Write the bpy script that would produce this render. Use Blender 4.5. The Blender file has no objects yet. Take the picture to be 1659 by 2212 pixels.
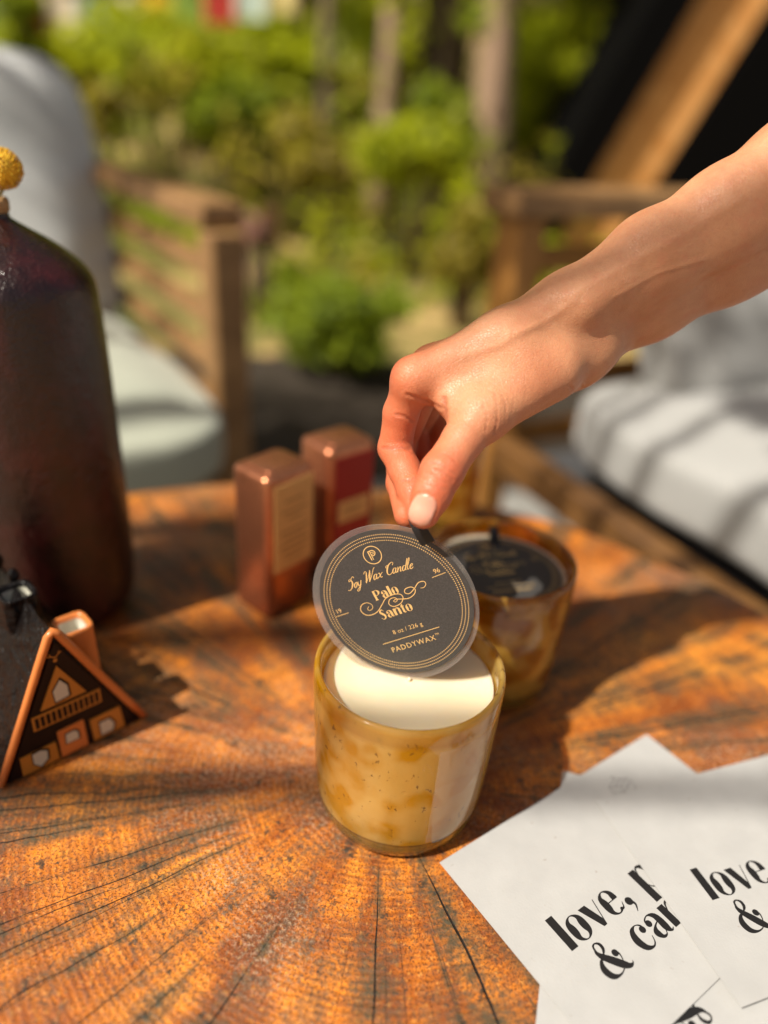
import bpy, bmesh, math, random
import numpy as np
from mathutils import Vector, Matrix
random.seed(7); RNG = np.random.default_rng(11)
rad = math.radians
scene = bpy.context.scene
COL = scene.collection

# ------------------------------------------------------------------ camera
PITCH, ROLL, FPX, CAMH = rad(29.0), rad(4.2), 1597.0, 0.300
F = Vector((0, math.cos(PITCH), -math.sin(PITCH)))
_R0 = Vector((1, 0, 0)); _U0 = Vector((0, math.sin(PITCH), math.cos(PITCH)))
Rv = math.cos(ROLL)*_R0 + math.sin(ROLL)*_U0
Uv = -math.sin(ROLL)*_R0 + math.cos(ROLL)*_U0
C0 = Vector((0, 0, CAMH))
def at(X, Y, d): return C0 + d*(F + (X-829.5)/FPX*Rv + (1106-Y)/FPX*Uv)
def at_y(X, Y, y):
    d = F + (X-829.5)/FPX*Rv + (1106-Y)/FPX*Uv
    return C0 + d*(y/d.y)
cam = bpy.data.cameras.new('camera'); co = bpy.data.objects.new('camera', cam); COL.objects.link(co)
cam.sensor_fit = 'VERTICAL'; cam.sensor_height = 36; cam.sensor_width = 27
cam.lens = 36*FPX/2212
co.matrix_world = Matrix(((Rv.x, Uv.x, -F.x, C0.x), (Rv.y, Uv.y, -F.y, C0.y), (Rv.z, Uv.z, -F.z, C0.z), (0, 0, 0, 1)))
cam.clip_start = 0.01; cam.clip_end = 400
cam.dof.use_dof = True; cam.dof.focus_distance = 0.314; cam.dof.aperture_fstop = 26/12.2
scene.camera = co
# ------------------------------------------------------------------ light
SUN = Vector((-.48, -.35, .80)).normalized()
w = bpy.data.worlds.new('World'); scene.world = w; w.use_nodes = True
nt = w.node_tree; nt.nodes.clear()
sky = nt.nodes.new('ShaderNodeTexSky'); sky.sky_type = 'NISHITA'; sky.sun_disc = False
sky.sun_elevation = math.asin(SUN.z); sky.sun_rotation = math.atan2(SUN.x, SUN.y)
sky.air_density = 1.0; sky.dust_density = 3.0; sky.ozone_density = .4
bg = nt.nodes.new('ShaderNodeBackground'); bg.inputs[1].default_value = 0.085
wo = nt.nodes.new('ShaderNodeOutputWorld')
tint = nt.nodes.new('ShaderNodeMix'); tint.data_type = 'RGBA'; tint.blend_type = 'MULTIPLY'; tint.inputs[0].default_value = 1
tint.inputs[7].default_value = (1, .87, .70, 1); nt.links.new(sky.outputs[0], tint.inputs[6]); nt.links.new(tint.outputs[2], bg.inputs[0]); nt.links.new(bg.outputs[0], wo.inputs[0])
sl = bpy.data.lights.new('sun', 'SUN'); sl.energy = 5.0; sl.angle = rad(.55); sl.color = (1, .94, .83)
so = bpy.data.objects.new('sun', sl); COL.objects.link(so); so.location = (-3, 1, 6)
so.rotation_euler = (-SUN).to_track_quat('-Z', 'Y').to_euler()
scene.view_settings.view_transform = 'Standard'; scene.view_settings.look = 'None'
scene.view_settings.exposure = 0.38; scene.view_settings.gamma = 1
scene.cycles.use_denoising = True
scene.cycles.max_bounces = 10; scene.cycles.transparent_max_bounces = 12
scene.cycles.sample_clamp_indirect = 4
scene.cycles.caustics_reflective = False; scene.cycles.caustics_refractive = False

# ------------------------------------------------------------------ helpers
class NM:
    """tiny node-material builder"""
    def __init__(s, name):
        s.m = bpy.data.materials.new(name); s.m.use_nodes = True; s.t = s.m.node_tree; s.t.nodes.clear()
        s.out = s.t.nodes.new('ShaderNodeOutputMaterial')
    def n(s, typ, ins=None, **kw):
        x = s.t.nodes.new(typ)
        for k, v in kw.items(): setattr(x, k, v)
        for k, v in (ins or {}).items(): s.set(x.inputs[k], v)
        return x
    def set(s, sock, v):
        if isinstance(v, bpy.types.NodeSocket): s.t.links.new(v, sock)
        elif isinstance(v, bpy.types.Node): s.t.links.new(v.outputs[0], sock)
        else:
            if isinstance(v, (tuple, list)) and len(v) == 3 and sock.type == 'RGBA': v = (*v, 1)
            sock.default_value = v
    def math(s, op, a, b=0.0, c=0.0, clamp=False):
        x = s.t.nodes.new('ShaderNodeMath'); x.operation = op; x.use_clamp = clamp
        s.set(x.inputs[0], a); s.set(x.inputs[1], b); s.set(x.inputs[2], c); return x.outputs[0]
    def vmath(s, op, a, b=(0, 0, 0)):
        x = s.t.nodes.new('ShaderNodeVectorMath'); x.operation = op
        s.set(x.inputs[0], a); s.set(x.inputs[1], b); return x.outputs[1] if op in ('LENGTH', 'DOT_PRODUCT', 'DISTANCE') else x.outputs[0]
    def noise(s, vec, scale, detail=3, rough=.55, dist=0.0):
        return s.n('ShaderNodeTexNoise', {'Vector': vec, 'Scale': scale, 'Detail': detail, 'Roughness': rough, 'Distortion': dist}).outputs[0]
    def ramp(s, fac, stops, interp='LINEAR'):
        x = s.t.nodes.new('ShaderNodeValToRGB'); s.set(x.inputs[0], fac); cr = x.color_ramp; cr.interpolation = interp
        while len(cr.elements) < len(stops): cr.elements.new(.5)
        for e, (p, c) in zip(cr.elements, stops):
            e.position = p; e.color = (c, c, c, 1) if isinstance(c, (int, float)) else (*c, 1)
        return x.outputs[0]
    def mix(s, fac, a, b, mode='MIX'):
        x = s.t.nodes.new('ShaderNodeMix'); x.data_type = 'RGBA'; x.blend_type = mode
        s.set(x.inputs[0], fac); s.set(x.inputs[6], a); s.set(x.inputs[7], b); return x.outputs[2]
    def mapr(s, v, a, b, c=0., d=1., smooth=False):
        x = s.n('ShaderNodeMapRange', {0: v, 1: a, 2: b, 3: c, 4: d}); x.clamp = True
        if smooth: x.interpolation_type = 'SMOOTHSTEP'
        return x.outputs[0]
    def obj(s): return s.n('ShaderNodeTexCoord').outputs['Object']
    def pos(s): return s.n('ShaderNodeNewGeometry').outputs['Position']
    def bump(s, h, strength=.5, dist=.001, normal=None):
        x = s.n('ShaderNodeBump', {'Strength': strength, 'Distance': dist, 'Height': h})
        if normal is not None: s.set(x.inputs['Normal'], normal)
        return x.outputs[0]
    def bsdf(s, color=(.5, .5, .5), rough=.5, normal=None, **kw):
        b = s.n('ShaderNodeBsdfPrincipled', {'Base Color': color, 'Roughness': rough})
        for k, v in kw.items(): s.set(b.inputs[k.replace('_', ' ')], v)
        if normal is not None: s.set(b.inputs['Normal'], normal)
        return b.outputs[0]
    def end(s, sh): s.t.links.new(sh, s.out.inputs[0]); return s.m

def mesh_obj(name, verts, faces, mat=None, parent=None, smooth=False, loc=None):
    me = bpy.data.meshes.new(name); me.from_pydata([tuple(v) for v in verts], [], [tuple(f) for f in faces]); me.update()
    if smooth: me.polygons.foreach_set('use_smooth', [True]*len(me.polygons))
    if mat:
        for q in (mat if isinstance(mat, list) else [mat]): me.materials.append(q)
    o = bpy.data.objects.new(name, me); COL.objects.link(o)
    if parent: o.parent = parent
    if loc is not None: o.location = loc
    return o
def tag(o, label=None, cat=None, group=None, kind=None):
    if label: o['label'] = label
    if cat: o['category'] = cat
    if group: o['group'] = group
    if kind: o['kind'] = kind
    return o
def empty(name, loc=(0, 0, 0), rz=0):
    o = bpy.data.objects.new(name, None); COL.objects.link(o); o.location = loc; o.rotation_euler = (0, 0, rz)
    o.empty_display_size = .02; return o
def copy_tree(o, parent=None):
    c = o.copy(); COL.objects.link(c)
    if parent: c.parent = parent
    for ch in list(o.children): copy_tree(ch, c)
    return c
class MB:
    def __init__(s): s.v = []; s.f = []
    def add(s, V, Fc):
        n = len(s.v); s.v += [tuple(x) for x in V]; s.f += [tuple(i+n for i in f) for f in Fc]; return s
    def box(s, c, size, ax=None, bev=0.0):
        """bevelled box: centre, size, optional 3 axes"""
        ax = ax or (Vector((1, 0, 0)), Vector((0, 1, 0)), Vector((0, 0, 1)))
        bm = bmesh.new(); bmesh.ops.create_cube(bm, size=1)
        for v in bm.verts: v.co = Vector((v.co.x*size[0], v.co.y*size[1], v.co.z*size[2]))
        if bev > 0: bmesh.ops.bevel(bm, geom=list(bm.edges), offset=bev, segments=3, profile=.5, affect='EDGES')
        c = Vector(c); V = [c+ax[0]*v.co.x+ax[1]*v.co.y+ax[2]*v.co.z for v in bm.verts]
        bm.verts.index_update(); Fc = [[v.index for v in f.verts] for f in bm.faces]; bm.free()
        return s.add(V, Fc)
    def bar(s, a, b, wd, th, up=Vector((0, 0, 1)), bev=.003):
        a = Vector(a); b = Vector(b); x = (b-a); L = x.length; x.normalize()
        y = up.cross(x); y.normalize(); z = x.cross(y)
        return s.box((a+b)/2, (L, wd, th), (x, y, z), bev)
    def tube(s, pts, rads, n=12, cap=True):
        pts = [Vector(p) for p in pts]; base = len(s.v); m = len(pts)
        if isinstance(rads, (int, float)): rads = [rads]*m
        ref = Vector((0.13, .31, .94)).normalized(); V = []
        for i, p in enumerate(pts):
            t = (pts[min(i+1, m-1)]-pts[max(i-1, 0)]).normalized()
            a = t.cross(ref)
            if a.length < .05: a = t.cross(Vector((1, 0, 0)))
            a.normalize(); b = t.cross(a); ref = -t.cross(b).cross(t) if False else ref
            for k in range(n):
                g = 2*math.pi*k/n; V.append(p+rads[i]*(math.cos(g)*a+math.sin(g)*b))
        Fc = [(i*n+k, i*n+(k+1) % n, (i+1)*n+(k+1) % n, (i+1)*n+k) for i in range(m-1) for k in range(n)]
        if cap: Fc += [tuple(range(n-1, -1, -1)), tuple((m-1)*n+k for k in range(n))]
        return s.add(V, Fc)
    def lathe(s, prof, n=96, c=(0, 0, 0), close=False):
        V = [(c[0]+r*math.cos(2*math.pi*k/n), c[1]+r*math.sin(2*math.pi*k/n), c[2]+z) for r, z in prof for k in range(n)]
        m = len(prof); R = range(m if close else m-1)
        Fc = [(i*n+k, i*n+(k+1) % n, ((i+1) % m)*n+(k+1) % n, ((i+1) % m)*n+k) for i in R for k in range(n)]
        return s.add(V, Fc)
    def prism(s, pts, ax0, ax1, axn, o, d0, d1):
        """polygon pts (2D) in plane (ax0,ax1) at origin o, extruded along axn from d0 to d1"""
        o = Vector(o); n = len(pts)
        V = [o+ax0*p[0]+ax1*p[1]+axn*d for d in (d0, d1) for p in pts]
        Fc = [tuple(range(n-1, -1, -1)), tuple(range(n, 2*n))]+[(i, (i+1) % n, n+(i+1) % n, n+i) for i in range(n)]
        return s.add(V, Fc)
    def build(s, name, mat, parent=None, smooth=False, loc=None):
        o = mesh_obj(name, s.v, s.f, mat, parent, smooth, loc)
        if len(s.f):
            bm = bmesh.new(); bm.from_mesh(o.data); bmesh.ops.recalc_face_normals(bm, faces=bm.faces); bm.to_mesh(o.data); bm.free()
        return o
def autosmooth(o, ang=40):
    me = o.data
    me.polygons.foreach_set('use_smooth', [True]*len(me.polygons)); me.set_sharp_from_angle(angle=rad(ang)); return o
def catmull(P, sub=8, closed=False):
    P = [np.array(p, float) for p in P]; n = len(P); out = []
    rng = n if closed else n-1
    for i in range(rng):
        if closed: a, b, c, d = P[(i-1) % n], P[i], P[(i+1) % n], P[(i+2) % n]
        else:
            b, c = P[i], P[i+1]; a = P[i-1] if i else 2*b-c; d = P[i+2] if i+2 < n else 2*c-b
        for k in range(sub):
            t = k/sub; out.append(.5*((2*b)+(c-a)*t+(2*a-5*b+4*c-d)*t*t+(3*b-a-3*c+d)*t**3))
    if not closed: out.append(P[-1])
    return out
def stroke(points, closed=False, sub=8, straight=False):
    """variable width stroke (x,y,w) -> (2D verts, faces)"""
    P = [np.array(p, float) for p in points] if straight else catmull(points, sub, closed)
    n = len(P); V = []
    for i, p in enumerate(P):
        a = P[(i-1) % n] if closed or i else p; b = P[(i+1) % n] if closed or i < n-1 else p
        t = (b-a)[:2]; t = t/(np.linalg.norm(t)+1e-9); nn = np.array((-t[1], t[0]))
        V += [p[:2]+nn*max(p[2], .01)/2, p[:2]-nn*max(p[2], .01)/2]
    m = n if closed else n-1
    return V, [(2*i, 2*i+1, 2*((i+1) % n)+1, 2*((i+1) % n)) for i in range(m)]
def disc2(x, y, r, n=20):
    return [(x+r*math.cos(2*math.pi*k/n), y+r*math.sin(2*math.pi*k/n)) for k in range(n)], [tuple(range(n))]
def poly2(pts): return [tuple(p) for p in pts], [tuple(range(len(pts)))]
def ring2(x, y, r, w_, n=90):
    return stroke([(x+r*math.cos(2*math.pi*k/n), y+r*math.sin(2*math.pi*k/n), w_) for k in range(n)], True, 1)

# ---------- display lettering (high contrast serif drawn as strokes), x-height 100
def arc(cx, cy, rx, ry, a0, a1, wf, n=16):
    out = []
    for i in range(n+1):
        a = rad(a0+(a1-a0)*i/n); ww = wf(math.degrees(a)); out.append((cx+(rx-ww/2*abs(math.cos(a)))*math.cos(a), cy+(ry-ww/2*abs(math.sin(a)))*math.sin(a), ww))
    return out
def fat(mx, mn): return lambda a: mn+(mx-mn)*abs(math.cos(rad(a)))**1.7
def glyph(ch):
    g = []
    if ch == 'l': g = [poly2([(0, 0), (36, 0), (36, 142), (0, 142)])]; adv = 46
    elif ch == 'o': g = [stroke(arc(44, 50, 44, 53, 0, 350, fat(33, 4), 35), True, 2)]; adv = 92
    elif ch == 'v': g = [poly2([(-3, 100), (35, 100), (60, 20), (55, -2), (38, -2)]), stroke([(54, 0, 4), (82, 100, 4)], straight=True)]; adv = 90
    elif ch == 'e':
        g = [stroke([(12, 53, 4), (84, 53, 4)], straight=True), stroke(arc(44, 50, 42, 53, 4, 90, lambda a: 4+24*abs(math.cos(rad(a)))**1.3, 10)+arc(44, 50, 42, 53, 100, 300, fat(33, 5), 22)+[(74, 8, 7), (86, 28, 3)], sub=3)]; adv = 92
    elif ch == ',': g = [disc2(17, 14, 17), stroke([(26, 8, 14), (30, -10, 9), (14, -34, 3)])]; adv = 44
    elif ch == 'p': g = [poly2([(0, -48), (36, -48), (36, 100), (0, 100)]), stroke([(34, 70, 4), (44, 94, 7), (60, 99, 12), (84, 80, 28), (88, 50, 34), (84, 20, 28), (62, 1, 10), (44, 6, 5), (34, 22, 4)])]; adv = 112
    elif ch == 'c': g = [disc2(76, 72, 15), stroke([(86, 66, 10), (80, 90, 8), (58, 101, 5), (30, 88, 22), (18, 52, 34), (30, 14, 26), (58, 0, 9), (78, 10, 6), (90, 34, 3)])]; adv = 98
    elif ch == 'a': g = [disc2(20, 74, 15), stroke([(8, 70, 8), (16, 92, 7), (42, 101, 6), (66, 86, 24), (73, 60, 32), (73, 22, 32), (84, 2, 10), (98, 8, 3)]), stroke([(62, 62, 4), (34, 50, 10), (19, 28, 30), (30, 4, 16), (50, 3, 6), (62, 20, 4)])]; adv = 104
    elif ch == 'n': g = [poly2([(0, 0), (36, 0), (36, 100), (0, 100)]), stroke([(34, 66, 4), (48, 92, 9), (66, 98, 12), (84, 80, 30), (86, 50, 34), (86, 0, 34)])]; adv = 116
    elif ch == '&':
        g = [stroke([(40, 118, 9), (38, 104, 16), (46, 84, 25), (68, 54, 32), (92, 22, 32), (112, 4, 20), (130, 4, 6), (134, 12, 3)]),
             stroke([(40, 118, 9), (46, 132, 8), (60, 136, 6), (74, 124, 13), (72, 104, 13), (56, 88, 6), (40, 80, 3)]),
             stroke([(52, 84, 3), (26, 72, 14), (13, 44, 28), (22, 14, 25), (50, 1, 9), (82, 8, 4), (104, 32, 4), (112, 58, 7), (104, 76, 9)]), disc2(100, 68, 14)]; adv = 140
    elif ch == 'P': g = [poly2([(0, 0), (30, 0), (30, 140), (0, 140)]), stroke([(28, 134, 6), (60, 136, 9), (82, 104, 30), (60, 70, 9), (28, 70, 6)]), poly2([(-9, 0), (40, 0), (40, 7), (-9, 7)])]; adv = 104
    elif ch == 'S': g = [stroke([(78, 112, 5), (62, 136, 10), (34, 128, 20), (24, 104, 26), (48, 76, 30), (70, 44, 28), (58, 10, 18), (28, 2, 9), (6, 30, 5)])]; adv = 96
    elif ch == 't': g = [poly2([(10, 10), (38, 10), (38, 130), (10, 112)]), stroke([(24, 20, 26), (34, 3, 12), (56, 14, 4)]), poly2([(-2, 88), (56, 92), (56, 99), (-2, 97)])]; adv = 62
    else: adv = 45
    return g, adv
def lay(mb, shapes, put, zoff, eps=8e-6):
    for i, (V, Fc) in enumerate(shapes): mb.add([put(v[0], v[1], zoff+eps*(i % 7)) for v in V], Fc)
def text_strokes(s, x, y, sc, track=0):
    out = []
    for ch in s:
        g, adv = glyph(ch)
        for V, Fc in g: out.append(([(x+v[0]*sc, y+v[1]*sc) for v in V], Fc))
        x += (adv+track)*sc
    return out
def font_shapes(s, x, y, size, track=1.0, center=True, rot=0.):
    cu = bpy.data.curves.new('t', 'FONT'); cu.body = s; cu.size = size; cu.space_character = track
    cu.resolution_u = 3
    o = bpy.data.objects.new('t', cu); COL.objects.link(o); bpy.context.view_layer.update()
    me = bpy.data.meshes.new_from_object(o); V = np.array([v.co[:2] for v in me.vertices]); Fc = [tuple(p.vertices) for p in me.polygons]
    bpy.data.objects.remove(o); bpy.data.curves.remove(cu); bpy.data.meshes.remove(me)
    if center: V[:, 0] -= (V[:, 0].min()+V[:, 0].max())/2
    c, s_ = math.cos(rot), math.sin(rot)
    return [([(x+v[0]*c-v[1]*s_, y+v[0]*s_+v[1]*c) for v in V], Fc)]

# ------------------------------------------------------------------ materials
M = {}
def simple(name, col, rough=.5, bump=None, **kw):
    m = NM(name); c = col; nrm = None
    if bump: nrm = m.bump(m.noise(m.obj(), bump[0], 3), bump[1], bump[2])
    return m.end(m.bsdf(c, rough, nrm, **kw))

def mat_table():
    m = NM('weathered_wood'); P = m.pos()
    v = m.vmath('SUBTRACT', P, (.0093, .264, 0)); flat = m.vmath('MULTIPLY', v, (1, 1, 0))
    warp = m.n('ShaderNodeTexNoise', {'Vector': P, 'Scale': 9., 'Detail': 2.}).outputs[1]
    flat2 = m.vmath('ADD', flat, m.vmath('MULTIPLY', m.vmath('SUBTRACT', warp, (.5, .5, .5)), (.014, .014, 0)))
    r = m.vmath('LENGTH', flat2); d = m.vmath('NORMALIZE', flat2)
    rf = m.mapr(r, .015, .10, 0, 1, True)
    def pol(ka, kr):   # radial-streak coordinates
        sx = m.vmath('MULTIPLY', d, (ka, ka, 0)); cmb = m.n('ShaderNodeCombineXYZ', {2: m.math('MULTIPLY', r, kr)})
        return m.vmath('ADD', sx, cmb)
    big = m.math('MULTIPLY_ADD', m.noise(P, 12, 4, .6), .5, m.math('MULTIPLY', m.noise(pol(2.6, 9.), 1.6, 4, .6), .5))
    base = m.ramp(big, [(.34, (.13, .030, .006)), (.44, (.34, .085, .009)), (.53, (.70, .215, .018)), (.68, (.90, .37, .045))])
    # growth rings with fine saw marks
    rr = m.math('ADD', r, m.math('MULTIPLY', m.noise(P, 30, 2), .004))
    ring = m.math('SINE', m.math('MULTIPLY', rr, 2100.))
    ring2 = m.math('SINE', m.math('MULTIPLY', rr, 640.))
    rn = m.mapr(m.noise(P, 60, 3), .35, .7)
    f1 = m.math('MULTIPLY', m.mapr(ring, -1, 1, 0, .7), rn)
    base = m.mix(f1, base, (.12, .028, .008)); base = m.mix(m.math('MULTIPLY', m.mapr(ring2, .0, 1, 0, .55), m.noise(P, 25, 2)), base, (.22, .05, .012))
    pore = m.noise(P, 900, 2, .7); base = m.mix(m.mapr(pore, .50, .60, 0, .8), base, (.09, .024, .006)); grit = m.noise(P, 300, 4, .8); base = m.mix(m.mapr(grit, .55, .62, 0, .5), base, (.12, .045, .015))
    pore2 = m.noise(P, 420, 3, .7); base = m.mix(m.mapr(pore2, .56, .66, 0, .35), base, (.85, .42, .10))
    # weathered grey-brown bands following the splits
    we = m.math('MULTIPLY_ADD', m.noise(P, 28, 5, .7), .5, m.math('MULTIPLY', m.noise(pol(5., 5.), 1.3, 5, .65), .5)); wm = m.mapr(we, .47, .53, 0, 1, True)
    wn = m.mapr(m.noise(P, 240, 5, .75), .42, .60)
    base = m.mix(m.math('MULTIPLY', wm, m.math('MULTIPLY_ADD', wn, .60, .10)), base, (.085, .062, .038))
    blot = m.noise(P, 70, 6, .72); bm_ = m.mapr(blot, .59, .66, 0, .8); base = m.mix(bm_, base, (.035, .028, .02))
    # pale chalky speckle
    pl = m.mapr(m.noise(m.vmath('ADD', P, (3, 1, 0)), 9, 3), .50, .64); ps = m.mapr(m.noise(P, 560, 4, .8), .50, .60)
    base = m.mix(m.math('MULTIPLY', m.math('MULTIPLY', pl, ps), .52), base, (.60, .44, .30))
    # splits: radial lines with individual start, width and wobble
    sx = m.n('ShaderNodeSeparateXYZ', {0: flat}); r0 = m.vmath('LENGTH', flat)
    th = m.math('DIVIDE', m.math('ARCTAN2', sx.outputs[0], m.math('MULTIPLY', sx.outputs[1], -1.)), 2*math.pi)
    def split(K, seed, w0, w1, on, wob, rmin):
        ph = m.math('MULTIPLY', th, float(K))
        ph = m.math('ADD', ph, m.math('MULTIPLY', m.math('SUBTRACT', m.noise(m.vmath('ADD', P, (seed, 0, 0)), 16, 2), .5), wob))
        ph = m.math('ADD', ph, m.math('MULTIPLY', m.math('SUBTRACT', m.noise(m.vmath('ADD', P, (seed, 4, 0)), 150, 3, .7), .5), wob*.09))
        ph = m.math('ADD', ph, 100.5); cell = m.math('FLOOR', ph); fr = m.math('SUBTRACT', m.math('FRACT', ph), .5)
        wn_ = m.n('ShaderNodeTexWhiteNoise', {'Vector': m.n('ShaderNodeCombineXYZ', {0: cell, 1: seed}).outputs[0]}); wc = m.n('ShaderNodeSeparateColor', {0: wn_.outputs[1]})
        jit = m.math('MULTIPLY', m.math('SUBTRACT', wc.outputs[0], .5), .6)
        dist = m.math('MULTIPLY', m.math('ABSOLUTE', m.math('SUBTRACT', fr, jit)), m.math('MULTIPLY', r0, 2*math.pi/K))
        start = m.math('MULTIPLY_ADD', wc.outputs[1], .12, rmin)
        gr = m.n('ShaderNodeMapRange', {0: m.math('SUBTRACT', r0, start), 1: 0., 2: .05}).outputs[0]
        gn = m.mapr(m.noise(m.vmath('ADD', P, (0, seed, 0)), 22, 2), .33, .44)
        ison = m.math('LESS_THAN', wc.outputs[2], on)
        wd = m.math('MULTIPLY', m.math('MULTIPLY', m.math('MULTIPLY', gr, gn), ison), m.mapr(wc.outputs[1], 0, 1, w1, w0))
        return dist, wd
    def soft(d_, w_, k): return m.math('SUBTRACT', 1., m.math('DIVIDE', d_, m.math('MULTIPLY_ADD', w_, k, 1e-7)), clamp=True)
    dA, wA = split(31, 1.3, .00028, .00070, .92, .34, .03); dB, wB = split(73, 4.1, .00014, .00032, .7, .45, .045); dC, wC = split(150, 8.7, .00008, .00016, .6, .7, .05)
    cr = m.math('MAXIMUM', soft(dA, wA, 1.), m.math('MAXIMUM', soft(dB, wB, 1.), m.math('MULTIPLY', soft(dC, wC, 1.), .6))); crs = m.mapr(cr, .02, .5)
    halo = m.math('MAXIMUM', soft(dA, wA, 24.), m.math('MULTIPLY', soft(dB, wB, 26.), .8))
    moss = m.mapr(m.noise(P, 30, 4, .6), .38, .54)
    base = m.mix(m.math('MULTIPLY', m.math('MULTIPLY', m.mapr(halo, 0, .8), moss), m.mapr(m.noise(P, 330, 5, .8), .36, .58, .25, .95)), base, (.060, .054, .030))
    spots = m.mapr(m.noise(m.vmath('ADD', P, (7, 7, 0)), 120, 4, .7), .615, .655)
    base = m.mix(m.math('MULTIPLY', spots, .8), base, (.03, .028, .02))
    base = m.mix(crs, base, (.012, .008, .005))
    h = m.math('ADD', m.math('MULTIPLY', pore, .5), m.math('ADD', m.math('MULTIPLY', pore2, .7), m.math('MULTIPLY', ring, .10)))
    h = m.math('SUBTRACT', h, m.math('MULTIPLY', crs, 3.))
    nrm = m.bump(h, .75, .0006)
    rough = m.mapr(m.noise(P, 300, 3), .3, .7, .36, .62)
    return m.end(m.bsdf(base, rough, nrm, Specular_IOR_Level=.5))
M['table'] = mat_table()
def mat_bark(name, a, b, sc=1.):
    m = NM(name); P = m.obj(); st = m.vmath('MULTIPLY', P, (1, 1, .18))
    n1 = m.noise(st, 14*sc, 5, .7); n2 = m.noise(P, 2.2*sc, 3)
    c = m.mix(n2, m.ramp(n1, [(.35, a), (.65, b)]), tuple(x*.5 for x in b))
    return m.end(m.bsdf(c, .85, m.bump(n1, .8, .02)))
M['bark'] = mat_bark('grey_brown_bark', (.09, .06, .04), (.32, .22, .14))
M['bark_pink'] = mat_bark('tan_bark', (.18, .11, .07), (.58, .38, .25))
def mat_leaf(name, a, b, tr=.5):
    m = NM(name); oi = m.n('ShaderNodeNewGeometry').outputs['Random Per Island']
    c = m.ramp(oi, [(0, a), (.6, b), (1, tuple(min(1, x*1.35) for x in b))])
    d = m.bsdf(c, .55); t = m.n('ShaderNodeBsdfTranslucent', {0: m.mix(.5, c, (.42, .46, .02))}).outputs[0]
    return m.end(m.n('ShaderNodeMixShader', {0: tr, 1: d, 2: t}).outputs[0])
M['leaf_lime'] = mat_leaf('lime_leaf', (.24, .30, .010), (.55, .58, .02), .6)
M['leaf_green'] = mat_leaf('green_leaf', (.10, .16, .010), (.30, .37, .02), .5)
M['leaf_dark'] = mat_leaf('dark_leaf', (.015, .035, .006), (.05, .09, .012), .3)
M['leaf_gold'] = mat_leaf('gold_leaf', (.20, .15, .02), (.42, .33, .05), .5)
M['leaf_pink'] = mat_leaf('pink_leaf', (.20, .07, .06), (.42, .2, .17), .4)
def mat_forest_floor():
    m = NM('forest_floor'); P = m.pos(); n1 = m.noise(P, 1.1, 4); n2 = m.noise(P, 9, 5, .7)
    c = m.ramp(m.math('ADD', m.math('MULTIPLY', n1, .6), m.math('MULTIPLY', n2, .4)), [(.36, (.07, .09, .012)), (.48, (.16, .14, .03)), (.56, (.48, .32, .12)), (.68, (.60, .42, .20))])
    return m.end(m.bsdf(c, .9, m.bump(n2, .8, .05)))
M['forest_floor'] = mat_forest_floor()
def mat_concrete():
    m = NM('patio_concrete'); P = m.pos(); n = m.noise(P, 6, 5, .65)
    return m.end(m.bsdf(m.ramp(n, [(.3, (.17, .165, .15)), (.7, (.30, .29, .265))]), .85, m.bump(m.noise(P, 90, 3), .4, .003)))
M['concrete'] = mat_concrete()
def mat_fabric(name, a, b):
    m = NM(name); P = m.obj(); n = m.noise(P, 3.5, 3); wv = m.noise(P, 520, 2, .7)
    c = m.mix(m.mapr(wv, .35, .65, 0, .3), m.ramp(n, [(.3, a), (.7, b)]), tuple(x*.75 for x in a))
    return m.end(m.bsdf(c, .92, m.bump(m.math('ADD', m.math('MULTIPLY', wv, .1), n), .35, .02), Sheen_Weight=.25))
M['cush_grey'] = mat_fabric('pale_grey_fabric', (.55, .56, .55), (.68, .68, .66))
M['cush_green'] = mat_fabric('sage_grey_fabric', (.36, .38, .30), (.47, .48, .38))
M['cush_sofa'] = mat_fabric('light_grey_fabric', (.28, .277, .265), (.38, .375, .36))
def mat_plank(name, a, b, sc=1.):
    m = NM(name); P = m.obj(); g = m.noise(m.vmath('MULTIPLY', P, (3, 3, 3)), 6*sc, 5, .7, 1.2)
    return m.end(m.bsdf(m.ramp(g, [(.3, a), (.7, b)]), .55, m.bump(g, .3, .004)))
M['chair_wood'] = mat_plank('teak_wood', (.17, .085, .028), (.33, .18, .070))
M['dark_teak'] = mat_plank('dark_teak_wood', (.07, .03, .008), (.20, .09, .022))
M['sofa_wood'] = mat_plank('honey_wood', (.26, .11, .02), (.46, .21, .045))
M['cedar'] = mat_plank('cedar_boards', (.50, .19, .03), (.80, .42, .15), .5)
M['black_paint'] = simple('black_painted_timber', (.002, .0018, .0018), .9, (40, .3, .004), Specular_IOR_Level=.05)
M['dark_glass'] = simple('dark_window_glass', (.02, .008, .004), .08, None, Specular_IOR_Level=.6)
M['dark_interior'] = simple('dark_interior_wall', (.035, .013, .006), .8, (12, .3, .01))
# ceramic, metals, paper
def mat_vase():
    m = NM('maroon_glaze'); P = m.obj(); n = m.noise(P, 26, 4, .6); st = m.noise(m.vmath('MULTIPLY', P, (1, 1, .2)), 40, 3)
    c = m.ramp(m.math('MULTIPLY_ADD', st, .5, m.math('MULTIPLY', n, .5)), [(.36, (.005, .0018, .0015)), (.50, (.017, .0035, .0028)), (.66, (.060, .0075, .007))])
    peel = m.n('ShaderNodeTexNoise', {'Vector': P, 'Scale': 560., 'Detail': 2.}).outputs[0]
    h = m.math('ADD', m.math('MULTIPLY', peel, .35), m.math('MULTIPLY', m.noise(P, 150, 2), .35))
    return m.end(m.bsdf(c, .25, m.bump(h, 1., .0020), Specular_IOR_Level=.6, Coat_Weight=.3, Coat_Roughness=.3))
M['vase'] = mat_vase()
M['cork'] = simple('unglazed_clay', (.42, .25, .11), .5, (300, .4, .001))
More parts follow.
